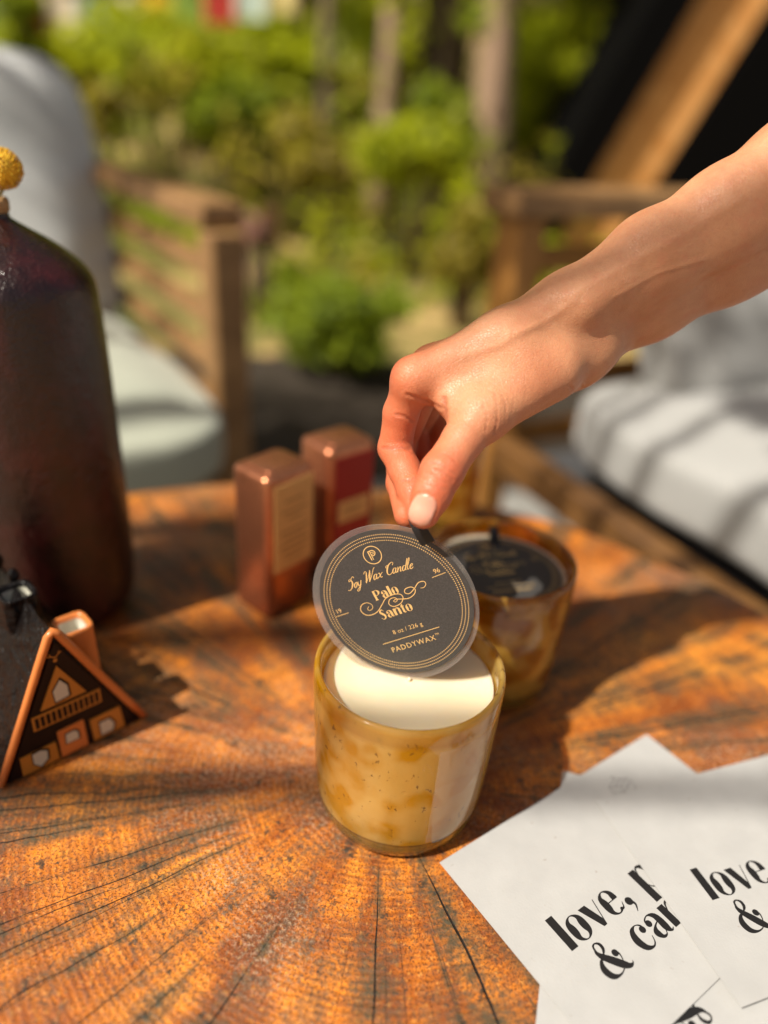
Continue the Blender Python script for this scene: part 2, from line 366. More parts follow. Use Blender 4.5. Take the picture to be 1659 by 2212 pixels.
def mat_flower():
    m = NM('yellow_florets'); ri = m.n('ShaderNodeNewGeometry').outputs['Random Per Island']
    return m.end(m.bsdf(m.ramp(ri, [(0, (.42, .19, .006)), (.5, (.80, .46, .012)), (1, (.90, .58, .05))]), .7))
M['flower'] = mat_flower()
M['stem'] = simple('dried_stem', (.30, .28, .12), .7)
def mat_copper():
    m = NM('brushed_copper'); P = m.obj(); n = m.noise(P, 160, 3)
    return m.end(m.bsdf(m.mix(n, (.60, .24, .12), (.42, .145, .07)), m.mapr(n, .3, .7, .26, .4), m.bump(n, .15, .0005), Metallic=.85))
M['copper'] = mat_copper()
M['olive_gold'] = simple('olive_gold_foil', (.26, .13, .03), .45, None, Metallic=.3)
def mat_printed(name, col, ink, sc):
    m = NM(name); P = m.obj(); n = m.noise(P, 200, 3)
    return m.end(m.bsdf(m.mix(m.math('MULTIPLY', n, .25), col, ink), .5))
M['cream_label'] = mat_printed('cream_label_paper', (.78, .47, .17), (.45, .22, .06), 1)
M['red_label'] = mat_printed('red_label_paper', (.36, .012, .010), (.2, .01, .01), 1)
M['ink_brown'] = simple('brown_ink', (.42, .22, .07), .6)
M['glaze_orange'] = simple('orange_glaze', (.62, .19, .045), .3, (90, .3, .001), Coat_Weight=.4)
M['glaze_black'] = simple('black_glaze', (.006, .0045, .0045), .32, (150, 1., .005), Specular_IOR_Level=.22)
M['glaze_face'] = simple('dark_brown_glaze', (.012, .004, .0035), .5, (200, .3, .0006), Specular_IOR_Level=.25)
M['glaze_ochre'] = simple('ochre_glaze', (.50, .20, .03), .4, (200, .3, .0006))
M['glaze_cream'] = simple('cream_glaze', (.62, .60, .50), .3)
def mat_paper():
    m = NM('recycled_card'); P = m.obj(); n = m.noise(P, 55, 3); sp = m.noise(P, 900, 2, .6); fl = m.noise(P, 260, 2, .5)
    c = m.mix(n, (.35, .345, .338), (.45, .445, .432)); c = m.mix(m.mapr(sp, .62, .74, 0, .35), c, (.40, .36, .31))
    c = m.mix(m.mapr(fl, .73, .77, 0, .5), c, (.25, .2, .16))
    return m.end(m.bsdf(c, .8, m.bump(sp, .25, .0003)))
M['paper'] = mat_paper()
M['ink'] = simple('black_ink', (.012, .011, .011), .45)
M['pencil'] = simple('grey_ink', (.13, .12, .12), .7)
def mat_label():
    m = NM('charcoal_paper'); P = m.obj(); n = m.noise(P, 1500, 2, .7)
    c = m.mix(m.mapr(n, .42, .72), (.036, .032, .030), (.062, .056, .052))
    return m.end(m.bsdf(c, .55, m.bump(n, .2, .0001), Sheen_Weight=.1))
M['label'] = mat_label()
M['gold'] = simple('gold_foil', (.92, .62, .26), .38, None, Metallic=.45)
def mat_plastic():
    m = NM('clear_plastic'); lw = m.n('ShaderNodeLayerWeight', {0: .25})
    tr = m.n('ShaderNodeBsdfTransparent', {0: (.93, .90, .87, 1)}).outputs[0]
    gl = m.bsdf((.8, .74, .7), .12)
    return m.end(m.n('ShaderNodeMixShader', {0: m.math('MULTIPLY_ADD', lw.outputs[1], .5, .04), 1: tr, 2: gl}).outputs[0])
M['plastic'] = mat_plastic()
M['tab'] = simple('black_ribbon', (.006, .005, .005), .6)
def mat_wax():
    m = NM('soy_wax'); P = m.obj(); n = m.noise(P, 60, 3)
    return m.end(m.bsdf(m.mix(n, (.76, .65, .44), (.82, .72, .52)), .42, m.bump(n, .1, .0008), Subsurface_Weight=.7, Subsurface_Radius=(.012, .009, .005), Subsurface_Scale=.6))
M['wax'] = mat_wax()
def mat_amber(name, light, dark, op, seed):
    m = NM(name); P = m.vmath('ADD', m.obj(), (seed, seed*.3, 0))
    wp = m.vmath('ADD', P, m.vmath('MULTIPLY', m.n('ShaderNodeTexNoise', {'Vector': P, 'Scale': 70., 'Detail': 3.}).outputs[1], (.010, .010, .010)))
    vo = m.n('ShaderNodeTexVoronoi', {'Vector': wp, 'Scale': 78., 'Smoothness': 1.}, feature='SMOOTH_F1').outputs[0]
    bl = m.mapr(vo, .22, .62, 1, 0, True); gate = m.mapr(m.noise(P, 42, 2), .36, .46)
    st = m.mapr(m.noise(m.vmath('MULTIPLY', wp, (1, 1, .45)), 30, 4), .42, .62)
    f = m.math('MULTIPLY', bl, gate, clamp=True); f = m.math('MULTIPLY_ADD', st, .35, m.math('MULTIPLY', f, .95), clamp=True)
    c = m.mix(f, light, dark)
    spk = m.mapr(m.noise(m.vmath('MULTIPLY', wp, (1, 1, .5)), 330, 3, .65), .625, .65)
    lnz = m.noise(wp, 95, 3, .6); lines = m.mapr(m.math('ABSOLUTE', m.math('SUBTRACT', lnz, .5)), .0, .006, 1, 0)
    gl2 = m.mapr(m.noise(P, 120, 2), .52, .60)
    dk = m.math('MAXIMUM', m.math('MULTIPLY', spk, m.mapr(m.noise(P, 90, 1), .45, .55)), m.math('MULTIPLY', m.math('MULTIPLY', lines, gl2), .55))
    c = m.mix(m.math('MULTIPLY', dk, .8), c, (.12, .045, .008))
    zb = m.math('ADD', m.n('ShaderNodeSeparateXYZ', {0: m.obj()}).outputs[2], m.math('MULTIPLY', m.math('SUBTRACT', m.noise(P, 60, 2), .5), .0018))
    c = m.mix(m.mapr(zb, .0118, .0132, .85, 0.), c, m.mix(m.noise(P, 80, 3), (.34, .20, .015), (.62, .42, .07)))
    c = m.mix(m.mapr(m.math('ABSOLUTE', m.math('SUBTRACT', zb, .0130)), .0002, .0013, .75, 0.), c, (.16, .085, .012))  # shade of the gap at the wax bottom, painted as a dark ring
    hz = m.math('ADD', m.math('MULTIPLY', m.noise(P, 45, 3), .8), m.math('MULTIPLY', spk, -.5))
    nrm = m.bump(hz, .28, .0015)
    body = m.bsdf(c, .12, nrm, Coat_Weight=.5, Coat_Roughness=.04)
    tl = m.n('ShaderNodeBsdfTranslucent', {0: c}).outputs[0]
    body = m.n('ShaderNodeMixShader', {0: .35, 1: body, 2: tl}).outputs[0]
    tr = m.n('ShaderNodeBsdfTransparent', {0: m.mix(.5, c, (.92, .62, .14))}).outputs[0]
    gl = m.n('ShaderNodeBsdfGlossy', {0: (1, 1, 1, 1), 1: .05, 'Normal': nrm}).outputs[0]
    fr = m.n('ShaderNodeFresnel', {0: 1.5, 'Normal': nrm}).outputs[0]
    trg = m.n('ShaderNodeMixShader', {0: fr, 1: tr, 2: gl}).outputs[0]
    zc = m.n('ShaderNodeSeparateXYZ', {0: m.obj()}).outputs[2]; zk = m.math('MULTIPLY', m.mapr(zc, .0105, .0140, .7, 1.), m.mapr(zc, .0735, .0765, 1., .62))
    op = m.math('MULTIPLY', zk, op)
    fac = m.math('ADD', op, m.math('MULTIPLY', dk, .4), clamp=True)
    return m.end(m.n('ShaderNodeMixShader', {0: fac, 1: trg, 2: body}).outputs[0])
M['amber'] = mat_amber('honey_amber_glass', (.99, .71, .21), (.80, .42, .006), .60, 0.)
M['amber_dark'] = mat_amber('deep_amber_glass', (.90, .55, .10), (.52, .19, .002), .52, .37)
M['milky_panel'] = None
def mat_milky_panel():
    m = NM('milky_film'); tr = m.n('ShaderNodeBsdfTransparent', {0: (1, .97, .93, 1)}).outputs[0]
    g = m.bsdf((.86, .76, .62), .18)
    return m.end(m.n('ShaderNodeMixShader', {0: .16, 1: tr, 2: g}).outputs[0])
M['milky_panel'] = mat_milky_panel()
def mat_skin():
    m = NM('skin'); P = m.obj()
    at_ = m.n('ShaderNodeAttribute', attribute_name='paint').outputs[0]
    sp = m.n('ShaderNodeSeparateColor', {0: at_}); red, nail, crease = sp.outputs[0], sp.outputs[1], sp.outputs[2]
    n1 = m.noise(P, 55, 4, .6); n2 = m.noise(P, 420, 3, .6)
    arm = m.mix(m.mapr(n1, .35, .65), (.60, .31, .165), (.53, .25, .125)); hand = m.mix(m.mapr(n1, .35, .65), (.66, .175, .075), (.57, .135, .058))
    c = m.mix(red, arm, hand); c = m.mix(m.mapr(n2, .50, .7, 0, .22), c, (.42, .15, .08)); c = m.mix(m.mapr(m.noise(P, 130, 4, .7), .5, .68, 0, .35), c, (.60, .20, .11))
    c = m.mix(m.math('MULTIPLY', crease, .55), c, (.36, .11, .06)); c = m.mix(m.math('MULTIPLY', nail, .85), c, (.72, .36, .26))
    vo = m.n('ShaderNodeTexVoronoi', {'Vector': P, 'Scale': 900.}, feature='DISTANCE_TO_EDGE').outputs[0]
    h = m.math('ADD', m.math('MULTIPLY', m.mapr(vo, 0, .12), .35), m.math('MULTIPLY', m.noise(P, 700, 2), .5))
    h = m.math('MULTIPLY', h, m.math('SUBTRACT', 1., nail)); nrm = m.bump(h, .6, .0004)
    rough = m.mix(nail, (.46, .46, .46), (.2, .2, .2))
    return m.end(m.bsdf(c, rough, nrm, Subsurface_Weight=.18, Subsurface_Radius=(.012, .0045, .002), Subsurface_Scale=.35, Specular_IOR_Level=.5))
M['skin'] = mat_skin()
M['sleeve'] = mat_fabric('black_cotton', (.02, .02, .022), (.035, .035, .04))

# ------------------------------------------------------------------ setting
GZ = -.45
def ground():
    n = 120; V = []; Fc = []
    xs = np.sign(np.linspace(-1, 1, n))*np.abs(np.linspace(-1, 1, n))**1.8*70; ys = np.linspace(0, 1, n)**1.8*110-10
    for j, y in enumerate(ys):
        for i, x in enumerate(xs):
            rise = max(0, y-7)
            z = GZ-.03+.9*(1-math.exp(-rise/5))+.32*rise*min(1, rise/9)+.05*math.sin(x*1.7+y)*min(1, max(0, y-2))
            if y > 40: z = z+0
            V.append((x, y, min(z, 14)))
    for j in range(n-1):
        for i in range(n-1): a = j*n+i; Fc.append((a, a+1, a+n+1, a+n))
    tag(mesh_obj('ground', V, Fc, M['forest_floor'], smooth=True), kind='structure')
    mb = MB(); mb.box((0, -1.25, GZ-.06), (7, 5.5, .12), bev=.01)
    tag(mb.build('patio', M['concrete']), kind='structure')
    mb = MB(); mb.box((-.9, 1.98, GZ-.05), (5.2, .95, .075), bev=.02); tag(mb.build('dark_bed', simple('dark_ground', (.030, .020, .011), .95, (30, .9, .02))), kind='structure')  # low slab of dark ground behind the patio
ground()
def ground_z(x, y):
    rise = max(0, y-7); return GZ-.03+.9*(1-math.exp(-rise/5))+.32*rise*min(1, rise/9)

def leaf_mesh(name, clumps, per, size, flat=.8):
    """clumps: (x,y,z,rx,ry,rz) -> many leaf-sized quads"""
    V = []; Fc = []
    for (cx, cy, cz, rx, ry, rz) in clumps:
        d = RNG.normal(size=(per, 3)); d /= np.linalg.norm(d, axis=1)[:, None]
        rr = RNG.uniform(.15, 1.15, per)[:, None]**.8; P = np.array((cx, cy, cz))+d*rr*np.array((rx, ry, rz))
        a = RNG.normal(size=(per, 3)); a[:, 2] *= flat; a /= np.linalg.norm(a, axis=1)[:, None]
        b = np.cross(a, RNG.normal(size=(per, 3))+np.array((0, 0, .8))); b /= np.linalg.norm(b, axis=1)[:, None]
        s = size*RNG.uniform(.6, 1.3, per)[:, None]; n0 = len(V)
        Q = np.stack([P-a*s, P+b*s*.42, P+a*s, P-b*s*.42], 1).reshape(-1, 3)
        V += Q.tolist(); Fc += [(n0+4*i, n0+4*i+1, n0+4*i+2, n0+4*i+3) for i in range(per)]
    return V, Fc
def clumps_ball(n, R, cz, cr, squash=.8):
    out = []
    for _ in range(n):
        d = RNG.normal(size=3); d /= np.linalg.norm(d); r = R*RNG.uniform(.35, 1)
        c = cr*RNG.uniform(.6, 1.25); out.append((d[0]*r, d[1]*r, cz+d[2]*r*squash, c, c, c*.7))
    return out
def tree(px, wpx, Y, lean=0., mat='bark', leaf='leaf_green', base_h=2.2, R=1.5, nc=18, label='', per=170, lsz=.075):
    b = at_y(px, 300, Y); x0 = b.x; r = wpx/FPX*Y/2/math.cos(PITCH); z0 = ground_z(x0, Y)
    t = empty('tree', (x0-lean*.4, Y, z0)); tag(t, label, 'tree', 'trees in the garden behind the table')
    H = base_h+R*1.6; mb = MB(); pts = []; rads = []
    for i in range(9):
        q = i/8; pts.append((lean*q*H+.05*math.sin(3*q+px), .04*math.sin(5*q+px), -.05+q*H)); rads.append(r*(1.35-.25*min(1, q*6) if q < .15 else 1.1-.75*q))
    mb.tube(pts, rads, 14)
    for k in range(7):
        q = random.uniform(.5, .95); a = k*2.4+px; L = R*random.uniform(.6, 1.0)
        p = Vector((lean*q*H, 0, q*H)); e = p+Vector((math.cos(a)*L, math.sin(a)*L, L*.55)); mb.tube([p, (p+e)/2+Vector((0, 0, .08)), e], [r*.4, r*.25, r*.07], 7)
    mb.build('trunk', M[mat], t, True)
    V, Fc = leaf_mesh('crown', [(c[0]+lean*H*.8, *c[1:]) for c in clumps_ball(nc, R, base_h+R*.75, R*.34)], per, lsz)
    mesh_obj('crown', V, Fc, M[leaf], t)
    return t
TREES = [
 (1078, 62, 4.6, -.04, 'bark_pink', 'leaf_green', 2.3, 1.3, 'pale tan trunked tree just left of the black cabin frame'),
 (762, 52, 6.0, .02, 'bark_pink', 'leaf_green', 2.2, 1.5, 'slim tan tree near the top centre between green shrubs'),
 (905, 46, 6.8, -.03, 'bark', 'leaf_gold', 2.4, 1.6, 'grey trunked tree with golden crown, midway between the two tan trunks'),
 (635, 30, 7.6, .03, 'bark', 'leaf_lime', 2.4, 1.5, 'thin grey tree behind the lime shrub in the upper middle'),
 (175, 58, 5.6, .03, 'bark_pink', 'leaf_green', 2.4, 1.5, 'broad trunked tree rising beside the top corner of the grey chair cushion'),
 (60, 70, 6.6, -.02, 'bark', 'leaf_dark', 2.3, 1.6, 'dark trunked tree behind the pale grey back cushion at far left'),
 (985, 30, 8.2, .02, 'bark', 'leaf_green', 2.6, 1.6, 'thin distant tree immediately left of the pale tan trunk'),
 (430, 34, 8.4, -.02, 'bark', 'leaf_green', 2.5, 1.7, 'distant tree behind the colourful flags and lime leaves'),
 (1175, 34, 7.5, .02, 'bark', 'leaf_lime', 2.4, 1.5, 'thin tree with lime crown directly behind the cabin roof edge'),
 (700, 24, 5.4, .03, 'bark', 'leaf_lime', 2.3, 1.2, 'very thin grey trunk left of the slim tan tree'),
 (835, 36, 5.2, -.02, 'bark_pink', 'leaf_lime', 2.4, 1.2, 'thin tan trunk right of the slim tan tree'),
 (560, 26, 6.4, -.03, 'bark', 'leaf_gold', 2.4, 1.3, 'thin trunk above the end of the left chair arm'),
 (945, 26, 5.6, .03, 'bark', 'leaf_lime', 2.4, 1.2, 'very thin trunk close to the left of the pale tan tree'),
]
for (px, wp, Y, ln, bk, lf, bh, R, lb) in TREES: tree(px, wp, Y, ln, bk, lf, bh, R, label=lb)
# far woodland on the rising slope: nobody could count it
V, Fc = [], []
cl = []
for _ in range(230):
    y = random.uniform(9.5, 24); x = random.uniform(-.62, .62)*y+random.uniform(-1, 1); h = random.uniform(.3, 3.2)
    s = random.uniform(.5, 1.1); cl.append((x, y, ground_z(x, y)+h, s, s, s*.8))
V, Fc = leaf_mesh('w', cl, 150, .17); fw = mesh_obj('far_woodland', V, Fc, M['leaf_green'])
tag(fw, 'distant mass of green woodland foliage rising behind the garden', 'woodland', kind='stuff')

def undergrowth():
    for nm, leaf, N, lab in (('undergrowth', 'leaf_lime', 105, 'loose lime green undergrowth between the trunks'), ('undergrowth', 'leaf_green', 80, 'mid green low ground plants across the clearing'), ('undergrowth', 'leaf_gold', 60, 'golden dry sprigs and grasses across the clearing')):
        cl = []
        for _ in range(N):
            y = random.uniform(3.4, 8.5); x = random.uniform(-.60, .34)*y; tall = random.random() < (.45 if leaf != 'leaf_gold' else .25)
            s_ = random.uniform(.06, .16)*(1.+y*.08); z = ground_z(x, y)+(random.uniform(.1, .95+.1*y) if tall else random.uniform(.0, .18))
            cl.append((x, y, z, s_, s_, s_*random.uniform(.7, 1.8)))
        V, Fc = leaf_mesh('u', cl, 60, .035); tag(mesh_obj(nm, V, Fc, M[leaf]), lab, 'undergrowth', kind='stuff')
undergrowth()
def shrub(name, px, py, Y, w_, h, leaf, label, n=22, per=150, lsz=.05, cat='shrub', z=None, stems=True):
    c = at_y(px, py, Y); gz = ground_z(c.x, Y) if z is None else z
    t = empty(name, (c.x, Y, gz)); tag(t, label, cat, 'shrubs behind the chairs')
    cz = c.z-gz; cl = []
    for _ in range(n):
        d = RNG.normal(size=3); d /= np.linalg.norm(d); r = RNG.uniform(.2, 1); s = RNG.uniform(.24, .42)
        cl.append((d[0]*r*w_*.75, d[1]*r*w_*.6, cz+d[2]*r*h*.75, s*w_, s*w_, s*h))
    V, Fc = leaf_mesh('f', cl, per, lsz); mesh_obj('foliage', V, Fc, M[leaf], t)
    if stems:
        mb = MB()
        for k in range(7):
            a = k*2.4; mb.tube([(0.02*math.cos(a), .02*math.sin(a), -.03), (w_*.3*math.cos(a), w_*.25*math.sin(a), cz*.6), (w_*.6*math.cos(a), w_*.5*math.sin(a), cz+h*.3)], [.014, .010, .004], 6)
        mb.build('stems', M['bark'], t, True)
    return t
shrub('shrub', 720, 690, 2.25, .27, .19, 'leaf_green', 'rounded green bush low in the middle behind the tins', 26, 190, .03)
shrub('shrub', 620, 640, 2.9, .20, .18, 'leaf_green', 'green bush just right of the left chair front post', 18, 150, .035)
shrub('shrub', 900, 330, 4.0, .30, .22, 'leaf_lime', 'sunlit yellow green bush left of the pale tan trunk', 20, 150, .04)
shrub('shrub', 1010, 550, 3.0, .16, .18, 'leaf_gold', 'small golden shrub at the foot of the pale tan trunk', 14, 110, .035)
shrub('shrub', 330, 110, 5.0, .55, .34, 'leaf_lime', 'bright lime bush under the flags at upper left', 26, 160, .06)
shrub('shrub', 560, 150, 5.6, .55, .45, 'leaf_lime', 'lime bush left of the slim tan tree at top', 22, 140, .06)
shrub('shrub', 220, 230, 4.4, .22, .2, 'leaf_gold', 'golden leaved bush touching the far end of the left chair arm', 12, 110, .045)
shrub('shrub', 980, 280, 4.6, .38, .3, 'leaf_green', 'mid green bush behind the tan trunk halfway up', 20, 140, .05)
shrub('shrub', 1190, 170, 5.2, .45, .6, 'leaf_lime', 'tall lime green bush filling the gap beside the black roof beam', 24, 150, .06)
shrub('shrub', 480, 250, 4.8, .34, .28, 'leaf_green', 'green bush above the left chair arm rail', 18, 140, .05)
shrub('shrub', 700, 330, 4.2, .34, .22, 'leaf_gold', 'golden low shrub above the middle of the clearing', 16, 130, .045)
shrub('shrub', 90, 60, 5.2, .5, .3, 'leaf_green', 'green bush far behind the top edge of the back cushion', 18, 130, .06)
shrub('shrub', 830, 90, 5.8, .5, .4, 'leaf_lime', 'lime bush between the two tan trunks at the top', 20, 140, .06)
shrub('flowering_shrub', 560, 500, 2.7, .10, .12, 'leaf_pink', 'small pink flowering plant beside the left chair post', 8, 90, .022, 'plant')
# unseen tree added left of the frame, leaf clumps placed sunward to cast dapple
def shade_tree():
    b = Vector((-2.6, -.9, GZ)); t = empty('tree', b); tag(t, 'added unseen tree left of the table, leaf clumps placed to dapple the sofa with shade', 'tree', 'trees in the garden behind the table')
    T = [(.42, .98, 0, .10), (.45, .84, 0, .05), (.58, .90, 0, .06), (.50, .70, 0, .09), (.70, 1.05, .1, .14), (.30, 1.15, -.1, .10), (.62, .50, 0, .10), (.85, .8, .1, .12), (.05, .56, 0, .03),
         (-.33, 1.25, .1, .09), (-.2, 1.8, -.4, .3), (.2, 1.9, -.4, .25), (-.6, 1.9, -.4, .3), (.0, 1.6, -.4, .2), (.255, .275, 0, .016), (.5, 1.5, 0, .2)]
    cl = []; mb = MB(); tp = Vector((0, 0, 2.2)); mb.tube([(0, 0, -.05), (.02, .05, 1.2), tp, (-.1, .1, 3.6)], [.13, .11, .09, .05], 14)
    for i, (x, y, z, r) in enumerate(T):
        c = Vector((x, y, z))+SUN*(3.3+.5*math.sin(i*2.1))-b; cl.append((c.x, c.y, c.z, r, r, r*.7)); mb.tube([tp+Vector((0, 0, .8*((i*37) % 10)/10)), (tp+c)/2+Vector((0, 0, .35)), c], [.035, .02, .006], 6)
    mb.build('trunk', M['bark'], t, True)
    V = []; Fc = []
    for c in cl:
        v, f = leaf_mesh('x', [c], int(60+9000*c[3]**2*.55), .028); n0 = len(V); V += v; Fc += [tuple(q+n0 for q in g) for g in f]
    mesh_obj('crown', V, Fc, M['leaf_green'], t)
shade_tree()
# colourful bunting
def bunting():
    Y = 5.0; a = at_y(-190, -52, Y); b = at_y(660, -70, Y)
    t = empty('flag_bunting', a); tag(t, 'string of small coloured flags hanging across the top left of the garden', 'bunting')
    pts = [(Vector(b)-Vector(a))*q+Vector((0, 0, -.10*math.sin(math.pi*q))) for q in np.linspace(0, 1, 17)]
    MB().tube(pts, .004, 6).build('cord', M['black_paint'], t)
    cols = [(.55, .33, .1), (.6, .42, .05), (.15, .2, .1), (.60, .04, .03), (.66, .55, .42), (.30, .48, .60), (.66, .58, .45), (.75, .38, .02), (.2, .3, .04), (.45, .03, .02), (.5, .6, .52), (.62, .5, .2)]
    for i, c in enumerate(cols):
        q = (.6+i)/(len(cols)+.3); k = q*16; i0 = int(k); p = pts[i0].lerp(pts[min(16, i0+1)], k-i0)
        m = simple('flag_cloth', c, .8); wv = []
        for ix in range(7):
            for iz in range(7): wv.append((p.x-.085+.17*ix/6, p.y+.015*math.sin(ix*1.3+i), p.z-.19*iz/6))
        mesh_obj('flag', wv, [(x*7+z, x*7+z+1, (x+1)*7+z+1, (x+1)*7+z) for x in range(6) for z in range(6)], m, t, True)
bunting()

# ------------------------------------------------------------------ cabin (black A-frame)
def cabin():
    y0 = 4.0; t = empty('cabin', (2.95, y0, GZ)); tag(t, 'black A-frame cabin with orange cedar lining at the right edge', 'cabin')
    def X(z, x_at0, sl=.42): return x_at0+sl*z-2.95     # left slope
    zt = 4.9; off = Vector((0, 0, 0)); h = zt-GZ
    def slab(name, xl, w_, ya, yb, mat, z1=zt, mirror=False, sl=.42):
        mb = MB()
        for s in ((1, -1) if mirror else (1,)):
            P = [(s*X(GZ, xl, sl), 0), (s*X(z1, xl, sl), z1-GZ), (s*(X(z1, xl+w_, sl)), z1-GZ), (s*(X(GZ, xl+w_, sl)), 0)]
            mb.prism(P, Vector((1, 0, 0)), Vector((0, 0, 1)), Vector((0, 1, 0)), (0, 0, 0), ya, yb)
        return mb.build(name, mat, t)
    slab('roof', .70, .19, 0, 3.6, M['black_paint'], mirror=True)
    slab('wall_lining', .892, .33, .10, 3.4, M['cedar'], mirror=True, z1=4.4, sl=.43)
    slab('door_frame', 1.228, .42, .06, .30, M['black_paint'], mirror=True, z1=3.0, sl=.46)
    mb = MB(); mb.prism([(X(GZ, 1.4, .46), .0), (X(3., 1.4, .46), 3.-GZ), (-X(3., 1.4, .46), 3-GZ), (-X(GZ, 1.4, .46), 0)], Vector((1, 0, 0)), Vector((0, 0, 1)), Vector((0, 1, 0)), (0, 0, 0), .31, .325)
    gw = mb.build('window', M['dark_glass'], t)
    mb = MB()
    for x in (-.75, 0., .75): mb.box((x, .29, 1.3), (.07, .05, 2.6), bev=.004)
    mb.box((0, .285, 1.9), (2.4, .05, .08), bev=.004); mb.build('mullion', M['black_paint'], gw)
    mb = MB(); mb.box((0, 1.9, 2.1), (3.6, .05, 4.2)); mb.build('back_wall', M['dark_interior'], t)
cabin()

# ------------------------------------------------------------------ chairs
def cushion(name, c, size, axes, mat, parent, puff=.5, seed=0):
    bm = bmesh.new(); bmesh.ops.create_cube(bm, size=2)
    bmesh.ops.subdivide_edges(bm, edges=list(bm.edges), cuts=11, use_grid_fill=True)
    V = []; rs = np.random.default_rng(seed); ph = rs.uniform(0, 6, 6)
    for v in bm.verts:
        x, y, z = v.co; e = (1-abs(x)**3)*(1-abs(y)**3)
        k = 6.5; n = (abs(x)**k+abs(y)**k+abs(z)**k)**(1/k); x, y, z = x/n, y/n, z/n
        z *= (.62+.38*max(0, e)**puff)
        z += .05*math.sin(3*x+ph[0])*math.sin(2.5*y+ph[1])*max(0, e)+.03*math.sin(7*x+4*y+ph[2])+.035*math.sin(5*y-9*x+ph[3])*max(0, e)+.03*abs(math.sin(6*x+8*y+ph[4]))
        p = Vector(c)+axes[0]*x*size[0]/2+axes[1]*y*size[1]/2+axes[2]*z*size[2]/2; V.append(p)
    bm.verts.index_update(); Fc = [[q.index for q in f.verts] for f in bm.faces]; bm.free()
    return mesh_obj(name, V, Fc, mat, parent, True)
Z = Vector((0, 0, 1))
def left_chair():
    Fp = Vector((-.235, 1.0, 0)); back = Vector((-.587, .81, 0)); side = Vector((-.81, -.587, 0))   # side = away from visible arm
    t = empty('lounge_chair', (-.55, 1.15, GZ)); o = -t.location
    tag(t, 'slatted wooden armchair with pale grey back cushion, behind the maroon vase', 'armchair')
    L = .66; Wd = .70; za = .172
    wood = M['chair_wood']
    for k in (0, 1):
        b = Fp+side*Wd*k+o
        # front and back posts
        f0 = b+Vector((0, 0, za-.03)); mb = MB(); mb.bar(b+Vector((0, 0, GZ)), f0, .045, .05, up=side, bev=.006); mb.build('leg', wood, t)
        r0 = b+back*L; mb = MB(); mb.bar(r0+Vector((0, 0, GZ)), r0+Vector((0, 0, za-.03)), .055, .06, up=side, bev=.006); mb.build('leg', wood, t)
        mb = MB(); mb.bar(b-back*.005+Vector((0, 0, za-.012)), r0+back*.06+Vector((0, 0, za-.012)), .06, .03, bev=.006); mb.build('armrest', wood, t)
        mb = MB()
        for q in range(5):
            zz = za-.085-.067*q; mb.bar(b+back*.02+Vector((0, 0, zz)), r0-back*.02+Vector((0, 0, zz)), .022, .026, bev=.003)
        mb.build('arm_slats', wood, t)
    mb = MB(); c = Fp+side*Wd/2+back*L/2+o; mb.box(c+Vector((0, 0, -.19)), (L+.02, Wd-.06, .06), (back, side, Z), .005); mb.build('seat_frame', wood, t)
    mb = MB(); bk = (back*.34+Z).normalized()
    for q in range(6):
        p = Fp+back*(L+.02)+o+Z*(-.1)+bk*(.08*q); mb.bar(p+side*.04, p+side*(Wd-.04), .022, .045, bev=.003)
    mb.build('backrest', wood, t)
    cushion('seat_cushion', c-back*.10+side*.01+Vector((0, 0, -.105)), (L+.12, Wd-.04, .16), (back, side, Z), M['cush_green'], t, .5, 1)
    pc = Fp+side*(Wd/2-.01)+back*(L-.14)+o+Z*(.10); cushion('back_cushion', pc, (Wd-.04, .48, .22), (side, bk, side.cross(bk)), M['cush_grey'], t, .45, 2)
left_chair()
